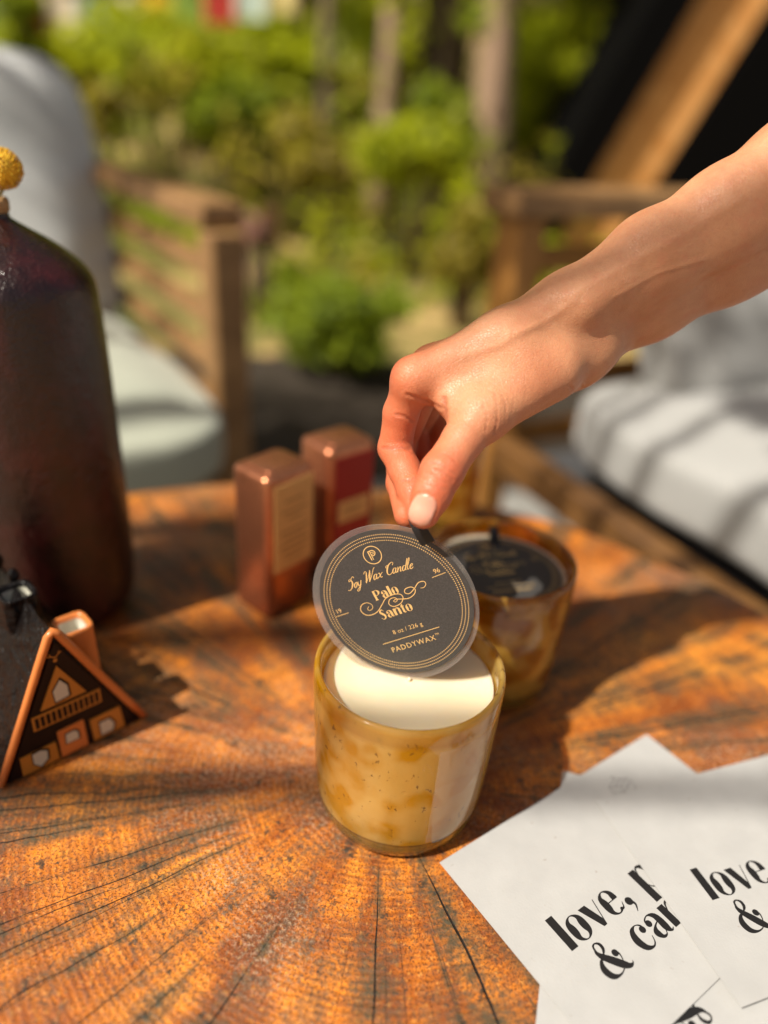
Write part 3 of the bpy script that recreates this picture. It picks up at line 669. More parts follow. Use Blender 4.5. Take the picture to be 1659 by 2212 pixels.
def sofa():
    P = Vector((.150, 1.02, 0)); fr = Vector((.468, -.884, 0)).normalized(); dp = Vector((.884, .468, 0)).normalized()
    t = empty('outdoor_sofa', (.55, .75, GZ)); o = -t.location
    tag(t, 'honey wood outdoor sofa with light grey cushions along the right side', 'sofa')
    wood = M['sofa_wood']; L = 1.55; D = .72; za = .215
    for k in (0, 1):
        b = P+fr*L*k+o; r0 = b+dp*D
        mb = MB(); mb.bar(b+Z*GZ, b+Z*(za-.03), .045, .055, up=fr, bev=.006); mb.build('leg', wood, t)
        mb = MB(); mb.bar(r0+Z*GZ, r0+Z*(za-.03), .06, .07, up=fr, bev=.006); mb.build('leg', wood, t)
        mb = MB(); mb.bar(b-dp*.04+Z*(za-.014), r0+dp*.05+Z*(za-.014), .085, .032, bev=.006); mb.build('armrest', M['chair_wood'], t)
        mb = MB()
        for q in range(4):
            zz = za-.085-.085*q; mb.bar(b+dp*.02+Z*zz, r0-dp*.02+Z*zz, .022, .03, bev=.003)
        mb.build('arm_slats', wood, t)
    mb = MB(); mb.bar(P+o+Z*(-.135), P+fr*L+o+Z*(-.135), .03, .05, bev=.005); mb.build('front_rail', M['dark_teak'], t)
    mb = MB(); mb.bar(P+dp*D+o+Z*(-.135), P+dp*D+fr*L+o+Z*(-.135), .035, .075, bev=.005)
    for q in range(3): mb.bar(P+dp*(D+.02)+o+Z*(-.02+.09*q), P+dp*(D+.02)+fr*L+o+Z*(-.02+.09*q), .022, .035, bev=.003)
    mb.build('back_rail', wood, t)
    mb = MB()
    for q in range(6): c = P+dp*(.16+.1*q)+o+Z*(-.12); mb.bar(c+fr*.10, c+fr*(L-.03), .06, .015, bev=.002)
    mb.build('seat_slats', wood, t)
    mb = MB(); mb.box(P+fr*L/2+dp*(D/2+.01)+o+Z*(-.155), (L-.07, D-.06, .012), (fr, dp, Z)); mb.build('seat_shade_sheet', M['sleeve'], t)  # black sheet added under the slats, stands in for shade in the seat gap
    for q in range(2):
        c = P+fr*(.075+(L-.14)*(q+.5)/2)+dp*(D/2+.0)+o+Z*(-.065)
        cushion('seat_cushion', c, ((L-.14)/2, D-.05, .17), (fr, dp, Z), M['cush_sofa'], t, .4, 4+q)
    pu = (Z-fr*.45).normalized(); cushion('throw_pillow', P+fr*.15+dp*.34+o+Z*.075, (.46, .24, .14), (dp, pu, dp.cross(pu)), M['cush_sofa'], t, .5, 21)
    bk = (dp*.25+Z).normalized()
    for q in range(2):
        c = P+fr*(.16+(L-.2)*(q+.5)/2)+dp*(.50)+o+Z*(.07)
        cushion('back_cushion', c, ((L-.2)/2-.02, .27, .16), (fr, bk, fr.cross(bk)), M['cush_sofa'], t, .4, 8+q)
sofa()

# ------------------------------------------------------------------ table
def table():
    cx, cy, R = -.028, .204, .386
    t = empty('wooden_table', (cx, cy, GZ)); tag(t, 'round weathered orange tree slab table with radial splits', 'table')
    n = 180; V = []; rings = [0, .5, 1.0]; prof = []
    def rr(a): return R*(1+.006*math.sin(3*a+1)+.005*math.sin(7*a)+.003*math.sin(17*a+2))
    mb = MB(); lv = [(.0, 0), (.985, 0), (.996, -.003), (1., -.010), (.998, -.055), (.985, -.064), (0., -.064)]
    V = []; Fc = []
    for (k, z) in lv:
        for i in range(n): a = 2*math.pi*i/n; V.append((rr(a)*max(k, 1e-4)*math.cos(a), rr(a)*max(k, 1e-4)*math.sin(a), -GZ+z))
    m = len(lv); Fc = [(j*n+i, j*n+(i+1) % n, (j+1)*n+(i+1) % n, (j+1)*n+i) for j in range(m-1) for i in range(n)]
    autosmooth(mb.add(V, Fc).build('tabletop', M['table'], t), 35)
    for k in range(3):
        a = k*2.1+.6; p = Vector((.2*math.cos(a), .2*math.sin(a), -GZ-.065)); q = Vector((.27*math.cos(a), .27*math.sin(a), 0))
        MB().tube([q, (p+q)/2, p], [.02, .024, .03], 16).build('leg', M['chair_wood'], t, True)
table()

# ------------------------------------------------------------------ candle vessels
CA = Vector((.0165, .2542, 0)); RO, HV = .0425, .0844; WAXZ = .0738
OUT = [(0.0001, .0004), (.0325, .0004), (.0352, .0012), (.0378, .0040), (.0392, .009), (.0402, .018), (.0409, .030), (.0418, .050), (.0424, .070), (.0425, .0815), (.0420, .0838), (.0408, .0846), (.0396, .0838), (.0391, .0815)]
INN = [(.0388, .070), (.0382, .045), (.0374, .022), (.0360, .014), (.0325, .0118), (.0001, .0115)]
def vessel(label, xy, mat, rz, group):
    t = empty('candle', (xy[0], xy[1], 0), rz); tag(t, label, 'candle', group)
    # slightly hand-made roundness
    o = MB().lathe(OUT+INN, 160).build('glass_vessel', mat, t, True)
    wx = MB().lathe([(.0001, WAXZ), (.020, WAXZ-.0002), (.0370, WAXZ), (.0381, WAXZ+.0008), (.0383, WAXZ-.001), (.0377, .045), (.0368, .023), (.0352, .0145), (.0318, .0123), (.0001, .0122)], 128).build('wax', M['wax'], t, True)
    return t, wx
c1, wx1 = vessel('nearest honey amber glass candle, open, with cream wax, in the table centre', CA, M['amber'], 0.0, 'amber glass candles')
mb = MB(); mb.tube([(0.0, 0, WAXZ-.004), (.0002, 0, WAXZ+.0006), (.0004, -.0005, WAXZ+.0016)], [.0009, .0009, .0007], 8); mb.build('wick', simple('waxed_wick', (.75, .66, .48), .6), c1, True)
# thin milky see-through panel wrapped on the glass front right
V = []; Fc = []; na, nz = 26, 24; prof = sorted([(z, r) for r, z in OUT[3:10]])
for j in range(nz+1):
    z = .0145+(.0735-.0145)*j/nz; r = np.interp(z, [p[0] for p in prof], [p[1] for p in prof])+.00018
    for i in range(na+1):
        a = rad(-72+41*i/na)+(.004*math.sin(j*2.3)+.003*math.sin(j*5.1) if i in (0, na) else 0); V.append((r*math.cos(a), r*math.sin(a), z))
Fc = [(j*(na+1)+i, j*(na+1)+i+1, (j+1)*(na+1)+i+1, (j+1)*(na+1)+i) for j in range(nz) for i in range(na)]
mesh_obj('milky_panel', V, Fc, M['milky_panel'], c1, True)
C2 = Vector((.0664, .3496, 0))
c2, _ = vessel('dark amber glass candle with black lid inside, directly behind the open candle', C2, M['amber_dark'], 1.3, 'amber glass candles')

# ------------------------------------------------------------------ dust lids
def lid(name, label, loc, u, v, K, cat='dust cover', group='charcoal dust covers of the candles', tab_uv=(16.5, 31.5), tabdir=(.42, .9), tab_len=17, fold=True, hang=0):
    """charcoal paper disc on a clear plastic disc; lettering as gold foil. units mm * K"""
    n = u.cross(v); t = empty(name, loc); tag(t, label, cat, group)
    k = .001*K
    def put(x, y, z): return u*(x*k)+v*(y*k)+n*z
    # plastic
    N_ = 128; dR = 39.6
    mb = MB(); V = []
    for (r, z) in [(.01, -.0009), (dR-.5, -.0009), (dR, -.0006), (dR, -.0002), (dR-.5, 0.0), (.01, 0.0)]:
        V += [put(-.9+r*math.cos(2*math.pi*i/N_), -1.6+r*math.sin(2*math.pi*i/N_), z) for i in range(N_)]
    Fc = [(j*N_+i, j*N_+(i+1) % N_, (j+1)*N_+(i+1) % N_, (j+1)*N_+i) for j in range(5) for i in range(N_)]
    autosmooth(mb.add(V, Fc).build('plastic_disc', M['plastic'], t))
    LR = 36.6; LC = (.3, -1.0)
    mb = MB(); V = []
    for (r, z) in [(.01, .0001), (LR, .0001), (LR, .0005), (.01, .0005)]:
        V += [put(LC[0]+r*math.cos(2*math.pi*i/N_), LC[1]+r*math.sin(2*math.pi*i/N_), z) for i in range(N_)]
    Fc = [(j*N_+i, j*N_+(i+1) % N_, (j+1)*N_+(i+1) % N_, (j+1)*N_+i) for j in range(3) for i in range(N_)]
    pl = autosmooth(mb.add(V, Fc).build('paper_label', M['label'], t))
    S = []
    for r in (LR-2.3, LR-3.75, LR-5.2):
        m = int(2*math.pi*r/1.02)
        for i in range(m): a = 2*math.pi*i/m; S.append(disc2(LC[0]+r*math.cos(a), LC[1]+r*math.sin(a), .29, 6))
    mb = MB(); lay(mb, S, put, .00054); mb.build('dotted_border', M['gold'], pl)
    S = [ring2(1.9, 24.2, 4.3, .42)]
    S += [stroke([(.55, 21.9, .5), (.55, 26.5, .5)], straight=True), stroke([(1.45, 21.9, .34), (1.45, 26.2, .34)], straight=True),
          stroke([(.55, 26.3, .45), (2.8, 26.3, .45), (3.7, 25.1, .45), (2.8, 23.9, .45), (1.5, 23.9, .4)], sub=5), stroke([(1.5, 25.6, .28), (2.6, 25.5, .28), (2.9, 25.1, .28), (2.6, 24.7, .28), (1.5, 24.6, .28)], sub=4)]
    mb = MB(); lay(mb, S, put, .00055); mb.build('emblem', M['gold'], pl)
    S = []
    # Soy Wax Candle : slanted script, arched baseline
    SC = {'S': ([[(70, 120, 4), (58, 140, 6), (38, 130, 5), (34, 108, 9), (48, 80, 13), (50, 45, 13), (34, 8, 8), (8, 0, 5), (-10, 14, 4)], [(34, 108, 3), (10, 100, 3), (6, 118, 3), (20, 126, 3)]], 66),
          'o': ([[(30, 62, 5), (14, 50, 9), (8, 24, 11), (20, 2, 6), (36, 16, 9), (40, 44, 9), (30, 62, 5), (46, 52, 3)]], 46),
          'y': ([[(6, 60, 5), (10, 22, 10), (22, 2, 6), (38, 24, 5), (44, 60, 6)], [(44, 60, 8), (38, 0, 9), (22, -44, 7), (2, -50, 5), (-2, -34, 4), (40, 0, 3)]], 54),
          'W': ([[(-6, 112, 4), (4, 136, 5), (22, 128, 6), (26, 90, 12), (22, 0, 10)], [(22, 0, 4), (48, 60, 4), (66, 132, 5)], [(66, 132, 8), (66, 70, 12), (62, 0, 10)], [(62, 0, 4), (92, 70, 4), (112, 138, 5), (126, 136, 4)]], 106),
          'a': ([[(40, 58, 5), (20, 60, 6), (8, 34, 11), (12, 4, 8), (28, 6, 5), (42, 40, 5)], [(44, 60, 8), (38, 20, 10), (44, 2, 6), (58, 18, 3)]], 56),
          'x': ([[(4, 56, 5), (18, 58, 7), (28, 30, 10), (38, 2, 7), (54, 8, 4)], [(52, 58, 5), (28, 30, 3), (2, 2, 5)]], 54),
          'C': ([[(78, 104, 6), (86, 126, 5), (68, 140, 5), (36, 116, 10), (20, 60, 14), (28, 14, 10), (54, 0, 6), (82, 24, 4)], [(36, 116, 3), (8, 112, 3), (6, 92, 3), (20, 90, 3)]], 76),
          'n': ([[(6, 56, 5), (10, 60, 8), (6, 0, 9)], [(8, 20, 3), (26, 52, 5), (38, 58, 7), (38, 30, 9), (36, 4, 8), (50, 10, 3)]], 52),
          'd': ([[(40, 54, 5), (20, 60, 6), (8, 34, 11), (12, 4, 8), (28, 6, 5), (42, 40, 5)], [(56, 138, 7), (46, 60, 10), (40, 10, 9), (52, 6, 3)]], 54),
          'l': ([[(2, 20, 3), (22, 90, 4), (26, 134, 5), (14, 120, 7), (8, 50, 10), (10, 6, 8), (26, 10, 3)]], 28),
          'e': ([[(10, 26, 4), (34, 42, 4), (30, 60, 6), (12, 46, 9), (8, 16, 10), (22, 0, 7), (44, 18, 3)]], 42), ' ': ([], 34)}
    x = 0; tw = sum(SC[ch][1] for ch in 'Soy Wax Candle'); sc = 34.5/tw
    for ch in 'Soy Wax Candle':
        g, adv = SC[ch]
        for q in g:
            pts = []
            for (gx, gy, gw) in q:
                X = (x+gx+gy*.42)*sc-17.6; Yb = 12.6+gy*sc*.85-.0075*(X-0)**2*0+.9*math.sin((X+17)/34*math.pi); pts.append((X, Yb-.6, max(gw, 5.5)*sc*1.12))
            S.append(stroke(pts, sub=5))
        x += adv
    S += text_strokes('Palo', -7.2, 3.1, .0355, 3); S += text_strokes('Santo', -9.3, -6.7, .0350, 4)
    sw = [(-12.4, 1.9), (-13.6, .1), (-14.9, 1.3), (-13.2, 3.4), (-10.2, 3.2), (-9.2, .8), (-11.4, -1.9), (-15.4, -2.2), (-17.2, .6), (-15.2, 3.7)]
    S.append(stroke([(-12.2, 1.7, .25), (-13.4, .6, .3), (-12.8, -.3, .3), (-11.0, .1, .3), (-10.4, 1.9, .3), (-12.2, 3.7, .35), (-15.4, 3.3, .4), (-17.0, .9, .42), (-15.8, -1.8, .42), (-12.8, -2.7, .42), (-9.2, -2.0, .42), (-5.7, .4, .4), (-2.2, 2.8, .4), (2.3, 3.3, .4), (5.3, 2.3, .4), (5.5, .1, .4), (3.0, -1.9, .4), (-.7, -2.2, .4), (-2.3, -.3, .4), (-.7, 1.7, .38), (1.8, 1.7, .36), (2.6, .4, .33), (1.2, -.4, .3), (.4, .3, .25)], sub=5))
    S.append(stroke([(.4, .3, .25), (2.0, .8, .35), (5.0, -.1, .4), (8.3, -.7, .42), (11.4, .3, .42), (12.9, 2.2, .42), (11.7, 4.0, .42), (8.7, 4.0, .42), (7.6, 2.4, .4), (9.4, 1.3, .4), (12.6, 2.7, .4), (15.8, 4.8, .4), (18.5, 4.6, .38), (18.8, 3.0, .34), (17.2, 1.9, .3), (15.6, 2.1, .25)], sub=5))
    S += font_shapes('19', -27.6, 3.1, 3.2); S.append(stroke([(-30.5, 1.9, .3), (-23.4, 1.9, .3)], straight=True))
    S += font_shapes('96', 26.4, 6.3, 3.2); S.append(stroke([(23.0, 5.0, .3), (29.8, 5.2, .3)], straight=True))
    S += font_shapes('8 oz / 226 g', .3, -15.3, 3.0, 1.08)
    S.append(stroke([(-15.1, -18.4, .36), (15.0, -18.4, .36)], straight=True))
    S += font_shapes('PADDYWAX', -.8, -23.9, 3.7, 1.18); S += font_shapes('TM', 12.2, -21.9, 1.5)
    S2 = []
    mb = MB(); lay(mb, S, put, .00055); mb.build('lettering', M['gold'], pl)
    # ribbon tab
    a = Vector((tab_uv[0], tab_uv[1])); d = Vector(tabdir).normalized(); s = Vector((d.y, -d.x)); pts = []
    mb = MB(); W2 = 3.3; rows = []
    for i in range(11):
        q = i/10; c = a+d*(q*tab_len); h = .0009+.0012*math.sin(q*3)+hang*q*q
        rows += [put(*(c-s*W2), h), put(*(c+s*W2), h)]
    nb = len(rows); rows += [p-n*.0004 for p in rows]
    Fc = []
    for i in range(10):
        A, B, Cc, D = 2*i, 2*i+1, 2*i+3, 2*i+2; Fc += [(A, B, Cc, D), (A+nb, D+nb, Cc+nb, B+nb), (A, D, D+nb, A+nb), (B, B+nb, Cc+nb, Cc)]
    Fc += [(0, nb, nb+1, 1), (20, 21, nb+21, nb+20)]
    mb.add(rows, Fc).build('pull_tab', M['tab'], t)
    return t
_e1 = Rv*math.cos(rad(39))-Uv*math.sin(rad(39)); _e2p = Rv*math.sin(rad(39))+Uv*math.cos(rad(39))
_e2 = _e2p*math.cos(rad(28))-F*math.sin(rad(28)); _a = rad(63.6)
LU = _e1*math.cos(_a)+_e2*math.sin(_a); LVv = -_e1*math.sin(_a)+_e2*math.cos(_a)
LIDC = at(849.5, 1299, .320)
lid('dust_cover', 'round charcoal disc with gold lettering held up tilted by the fingers', LIDC, LU, LVv, .95, tab_uv=(28.9, 20.6), tabdir=(0, 1), tab_len=13)
# second lid lies on the wax of the candle behind
a2 = rad(17); lid('dust_cover', 'charcoal gold lettered disc resting inside the dark amber candle behind', (C2.x, C2.y, WAXZ+.0012), Vector((math.cos(a2), math.sin(a2), 0)), Vector((-math.sin(a2), math.cos(a2), 0)), .94, tab_uv=(8.5, 25), tabdir=(.08, 1), tab_len=8, hang=.008)

# small amber tumbler at the back, mostly hidden by the hand
t = empty('amber_bottle', (.053, .530, 0)); tag(t, 'narrow amber glass bottle behind the thumb near the far table edge', 'bottle')
MB().lathe([(.0001, .0005), (.017, .0005), (.020, .003), (.0205, .01), (.0212, .085), (.019, .094), (.010, .101), (.0085, .108), (.0085, .122), (.0070, .122), (.0068, .107), (.0001, .105)], 64).build('glass_body', M['amber_dark'], t, True)
MB().lathe([(.0001, .1365), (.0092, .1365), (.0098, .135), (.0098, .1215), (.0001, .1215)], 40).build('cap', M['glaze_black'], t, True)

# ------------------------------------------------------------------ tins
def tin(label, front, ang, kindl):
    t = empty('copper_tin', (front[0], front[1], 0), ang); tag(t, label, 'tin', 'copper tins')
    W_, D_, H_ = .0400, .0335, .1025    # W along +x (right face), D along +y(left face)
    def rbox(name, x0, x1, y0, y1, z0, z1, r, mat, br=.0018):
        mb = MB(); prof = [(br, z0), (0, z0+br), (0, z1-br), (br*.3, z1-br*.3), (br, z1)]; n = 8; rings = []
        for ins, z in prof:
            ring = []
            for (cx, cy, s0) in ((x1-r, y1-r, 0), (x0+r, y1-r, 90), (x0+r, y0+r, 180), (x1-r, y0+r, 270)):
                for k in range(n+1): a = rad(s0+90*k/n); ring.append((cx+(r-ins)*math.cos(a), cy+(r-ins)*math.sin(a), z))
            rings.append(ring)
        m = len(rings[0]); V = [p for q in rings for p in q]
        Fc = [(j*m+i, j*m+(i+1) % m, (j+1)*m+(i+1) % m, (j+1)*m+i) for j in range(len(rings)-1) for i in range(m)]+[tuple(range(m-1, -1, -1)), tuple((len(rings)-1)*m+i for i in range(m))]
        return autosmooth(mb.add(V, Fc).build(name, mat, t), 50)
    rbox('body', 0, W_, 0, D_, 0.0002, H_, .006, M['copper'], .0032)
    rbox('tin_lid', .006, W_-.006, .005, D_-.005, H_-.0005, H_+.0012, .003, M['copper'], .0008)
    X = Vector((1, 0, 0)); 
    def plate(name, x0, x1, z0, z1, d, mat, par=t):
        mb = MB(); mb.box(((x0+x1)/2, -d, (z0+z1)/2), (x1-x0, .0003, z1-z0)); return mb.build(name, mat, par)
    if kindl == 0:
        lb = plate('label', .0045, W_-.0028, .036, H_-.006, .0010, M['cream_label'])
        mb = MB()
        for i, (w_, z) in enumerate(((.016, .084), (.021, .077), (.012, .072), (.024, .063), (.018, .058), (.024, .053), (.020, .048), (.014, .043))):
            mb.box((W_/2+.001, -.00125, z), (w_, .0002, .0016))
        mb.build('print_lines', M['ink_brown'], lb)
    else:
        lb = plate('label', .0045, W_-.0028, .010, H_-.006, .0010, M['red_label'])
        pb = plate('name_panel', .0075, W_-.0055, .048, .064, .00135, M['cream_label'], lb)
        mb = MB(); mb.box((W_/2, -.00165, .058), (.016, .0002, .0016)).box((W_/2, -.00165, .054), (.012, .0002, .0012)); mb.build('print_lines', M['ink_brown'], pb)
    return t
tin('copper tin with cream printed label, the nearer of the two tins', (-.0689, .3823), rad(52.3), 0)
tin('copper tin with dark red label and cream panel, just behind the cream one', (-.0370, .4285), rad(44), 1)

# ------------------------------------------------------------------ vase + flower
VC = Vector((-.2045, .389, 0))
t = empty('vase', VC); tag(t, 'tall glossy maroon ceramic bottle vase at the left edge of the table', 'vase')
prof = [(.0001, .0004), (.032, .0004), (.0375, .0022), (.0422, .008), (.0452, .018), (.0466, .05), (.0464, .10), (.0458, .150), (.0450, .180), (.0442, .1920), (.0436, .2020), (.0416, .2092), (.0360, .2160), (.0250, .2248), (.0130, .2322), (.0075, .2358), (.0062, .2370), (.0056, .2395)]
P_ = catmull([(a, b, 0) for a, b in prof], 4); nn = 120
mb = MB().lathe([(max(p[0], .0001), p[1]) for p in P_], nn)
# softly faceted by hand
for i, v in enumerate(mb.v):
    x, y, z = v; r = math.hypot(x, y); a = math.atan2(y, x); k = 1+.012*math.cos(5*a+.6)*min(1, r/.03); mb.v[i] = (x*k, y*k, z)
mb.build('body', M['vase'], t, True)
MB().lathe([(.0057, .2392), (.0066, .2402), (.0068, .2445), (.0060, .2462), (.0042, .2460), (.0038, .2380)], 40).build('lip', M['cork'], t, True)
fc = at(3, 364, .3595)
t = empty('billy_button_flower', (VC.x, VC.y, .200)); tag(t, 'round yellow dried button flower standing in the maroon vase', 'flower')
loc = Vector((VC.x, VC.y, .200)); q = fc-loc
MB().tube([(0, 0, 0), (0, 0, .042), q*.85+Vector((0, 0, 0)), q], [.0011, .0011, .0010, .0010], 8).build('stem', M['stem'], t, True)
mb = MB(); Rf = .0090
bm = bmesh.new(); bmesh.ops.create_icosphere(bm, subdivisions=3, radius=Rf*.93); mb.add([v.co+q for v in bm.verts], [[v.index for v in f.verts] for f in bm.faces]); bm.free()
bm = bmesh.new(); bmesh.ops.create_icosphere(bm, subdivisions=1, radius=1); iv = [v.co.copy() for v in bm.verts]; ifc = [[v.index for v in f.verts] for f in bm.faces]; bm.free()
for i in range(300):
    z = 1-2*(i+.5)/300; r = math.sqrt(1-z*z); a = i*2.39996; d = Vector((r*math.cos(a), r*math.sin(a), z)); s = Rf*.072*random.uniform(.75, 1.25)
    mb.add([q+d*Rf*random.uniform(1.0, 1.06)+v*s for v in iv], ifc)
mb.build('flower_head', M['flower'], t, True)

# ------------------------------------------------------------------ ceramic cabin ornament
def ornament():
    A = Vector((-.1741, .2409, 0)); B = Vector((-.1224, .2921, 0)); s = (B-A).normalized(); n = Vector((s.y, -s.x, 0)); bk = -n
    t = empty('ceramic_cabin', A); tag(t, 'small black and orange ceramic A-frame cabin ornament with a chimney', 'ornament')
    mm = .001; Ls, Hs = 73., 76.; Dp = .078
    def slab(poly, d0, d1, name, mat, par=t, holes=None, bev=0):
        mb = MB(); mb.prism([(p[0]*mm, p[1]*mm) for p in poly], s, Z, n, (0, 0, 0), d0, d1); return mb.build(name, mat, par)
    # roof shell (two glazed slopes) + back
    mb = MB(); ap = (35.5, 77.); L_ = (-1.0, .6); R_ = (74.5, .6)
    import itertools
    NB = 14; V = []
    def rp(p, b, w_=0): 
        x, z = p; return s*(x*mm)+Z*(z*mm)+bk*b
    rings = []
    for j in range(NB+1):
        b = Dp*j/NB; ring = []
        for (p, q, m_) in ((L_, ap, 12), (ap, R_, 12)):
            for i in range(m_): f = i/m_; x = p[0]+(q[0]-p[0])*f; z = p[1]+(q[1]-p[1])*f; wob = .7*math.sin(j*1.9+i*1.1)+.5*math.sin(j*3.7+i*.6); nx = -.45 if p is L_ else .45; ring.append(rp((x+nx*wob*.8, z+.25*wob), b))
        ring.append(rp(R_, b)); rings.append(ring)
    m_ = len(rings[0]); V = [p for r_ in rings for p in r_]
    inner = [rp((35.5+(v[0])*0, 0), 0) for v in []]
    Fc = [(j*m_+i, j*m_+i+1, (j+1)*m_+i+1, (j+1)*m_+i) for j in range(NB) for i in range(m_-1)]
    Fc += [tuple(range(m_)), tuple(NB*m_+i for i in range(m_-1, -1, -1)), (0, NB*m_, NB*m_+m_-1, m_-1)]
    autosmooth(mb.add(V, Fc).build('roof', M['glaze_black'], t), 60)
    # front face plate
    face = slab([(3, 1.2), (35.3, 71.5), (69.5, 1.2)], .0002, .0012, 'front_wall', M['glaze_face'])
    # orange barge boards as rounded strips
    mb = MB(); pts = [(-.2, .8), (8, 18.6), (17, 38.6), (26, 58.4), (33.4, 74.2), (35.4, 76.4), (37.6, 74.2), (47, 54.6), (56.5, 34.6), (66, 15.2), (73.2, .9)]
    P3 = [s*(x*mm)+Z*(z*mm+.0012)+n*(.0009) for x, z in pts]
    mb.tube(P3, [.0019, .0020, .0019, .0020, .0021, .0021, .0022, .0022, .0021, .0021, .0019], 10); mb.build('gable_trim', M['glaze_orange'], t, True)
    holes = []
    def pane(name, poly, hole, mat=M['glaze_ochre']):
        o = slab(poly, .0013, .0022, name, mat); qx = sum(p[0] for p in hole)/len(hole); qz = sum(p[1] for p in hole)/len(hole)
        slab([((p[0]-qx)*1.22+qx+.3, (p[1]-qz)*1.22+qz+.2) for p in hole], .0022, .00232, 'opening_rim', M['glaze_face'], o); h = slab(hole, .00234, .0024, 'window_opening', M['glaze_cream'], o)
        # recessed dark edge of the opening
        cx = sum(p[0] for p in hole)/len(hole); cz = sum(p[1] for p in hole)/len(hole)
        slab([(p[0]*.45+cx*.55+.9, p[1]*.45+cz*.55+.7) for p in hole], .00245, .0025, 'opening_shadow', M['glaze_face'], h) if name == 'window' and False else None
    pane('gable_window', [(23.5, 36.2), (45.6, 36.2), (34.3, 58.3)], [(30.8, 37.9), (37.4, 38.8), (37.2, 45.4), (34.3, 49.9), (30.4, 44.6)])
    pane('window', [(9.9, 2.0), (27.6, 1.9), (27.1, 13.6), (10.1, 13.4)], [(15.6, 6.6), (18.6, 3.0), (22.2, 6.0), (22.6, 11.2), (19.5, 13.0), (15.7, 12.6)])
    pane('door', [(28.9, 1.9), (42.2, 2.0), (41.8, 19.4), (28.6, 19.2)], [(32.0, 9.5), (38.2, 9.5), (38.2, 14.0), (36.5, 15.7), (32.3, 15.5)], M['glaze_orange'])
    pane('window', [(45.6, 2.2), (62., 2.4), (60.6, 17.0), (44.9, 17.0)], [(49.4, 4.2), (55.5, 4.2), (56.6, 8.4), (54.5, 12.6), (49.2, 12.6)])
    # balcony: frame with dark slots
    bal = slab([(18.8, 25.6), (52.2, 25.4), (52.2, 33.9), (18.8, 34.1)], .0013, .0020, 'balcony', M['glaze_ochre'])
    mb = MB()
    for k in range(12):
        x = 20.0+k*2.66; mb.prism([(x*mm, 26.6*mm), ((x+1.75)*mm, 26.6*mm), ((x+1.75)*mm, 32.9*mm), (x*mm, 32.9*mm)], s, Z, n, (0, 0, 0), .00205, .0022)
    mb.build('railing_gaps', M['glaze_face'], bal)
    # antlers motif
    mb = MB(); lay(mb, [stroke([(30.9, 64.6, .5), (33, 64.0, .5), (34.4, 62.9, .6), (36, 64.0, .5), (37.7, 65.2, .5)]), stroke([(32.6, 64.2, .4), (32.2, 66, .3)]), stroke([(36, 64.1, .4), (36.8, 66, .3)]), disc2(34.4, 61.2, 1.0)], lambda x, y, z: s*(x*mm)+Z*(y*mm)+n*z, .00125); mb.build('antler_motif', M['glaze_ochre'], t)
    # chimney pot (orange, open, cream inside) standing on the right slope
    def pot(name, x, b, z0, z1, ro, mat, inner, tw=0):
        c = s*(x*mm)+bk*b; mbo = MB(); V = []; n8 = 24
        def sq(a): return 1/(abs(math.cos(a))**6+abs(math.sin(a))**6)**(1/6)
        for (r, z) in ((ro*1.06, z0), (ro, z1-.002), (ro*1.0, z1), (ro*.92, z1+.0008), (ro*.76, z1), (ro*.70, z1-.002), (ro*.66, z1-.010), (.0001, z1-.0105)):
            for k in range(n8): a = 2*math.pi*k/n8; V.append(c+s*(r*sq(a)*math.cos(a))+bk*(r*sq(a)*math.sin(a))+Z*z)
        Fc = [(j*n8+i, j*n8+(i+1) % n8, (j+1)*n8+(i+1) % n8, (j+1)*n8+i) for j in range(7) for i in range(n8)]
        o = MB().add(V[:n8*6], Fc[:n8*5]).build(name, mat, t, True)
        o2 = MB().add(V[n8*5:], [tuple(i-n8*5 for i in f) for f in Fc[n8*5:]]).build('inner_glaze', inner, o, True)
        return o
    pot('chimney', 51.0, .019, .020, .0625, .0084, M['glaze_orange'], M['glaze_cream'])
    # opening in the ridge with raised black rim
    pot('ridge_opening', 34.0, .040, .060, .0775, .0085, M['glaze_black'], M['glaze_cream'])
    for (x, b, z, r) in ((35, .070, .0795, .0036), (38, .055, .0775, .0030)):
        mb = MB(); bm = bmesh.new(); bmesh.ops.create_icosphere(bm, subdivisions=3, radius=r); c = s*(x*mm)+bk*b+Z*z
        mb.add([c+Vector((v.co.x, v.co.y, v.co.z*1.3)) for v in bm.verts], [[v.index for v in f.verts] for f in bm.faces]); bm.free(); mb.build('ridge_knob', M['glaze_black'], t, True)
ornament()

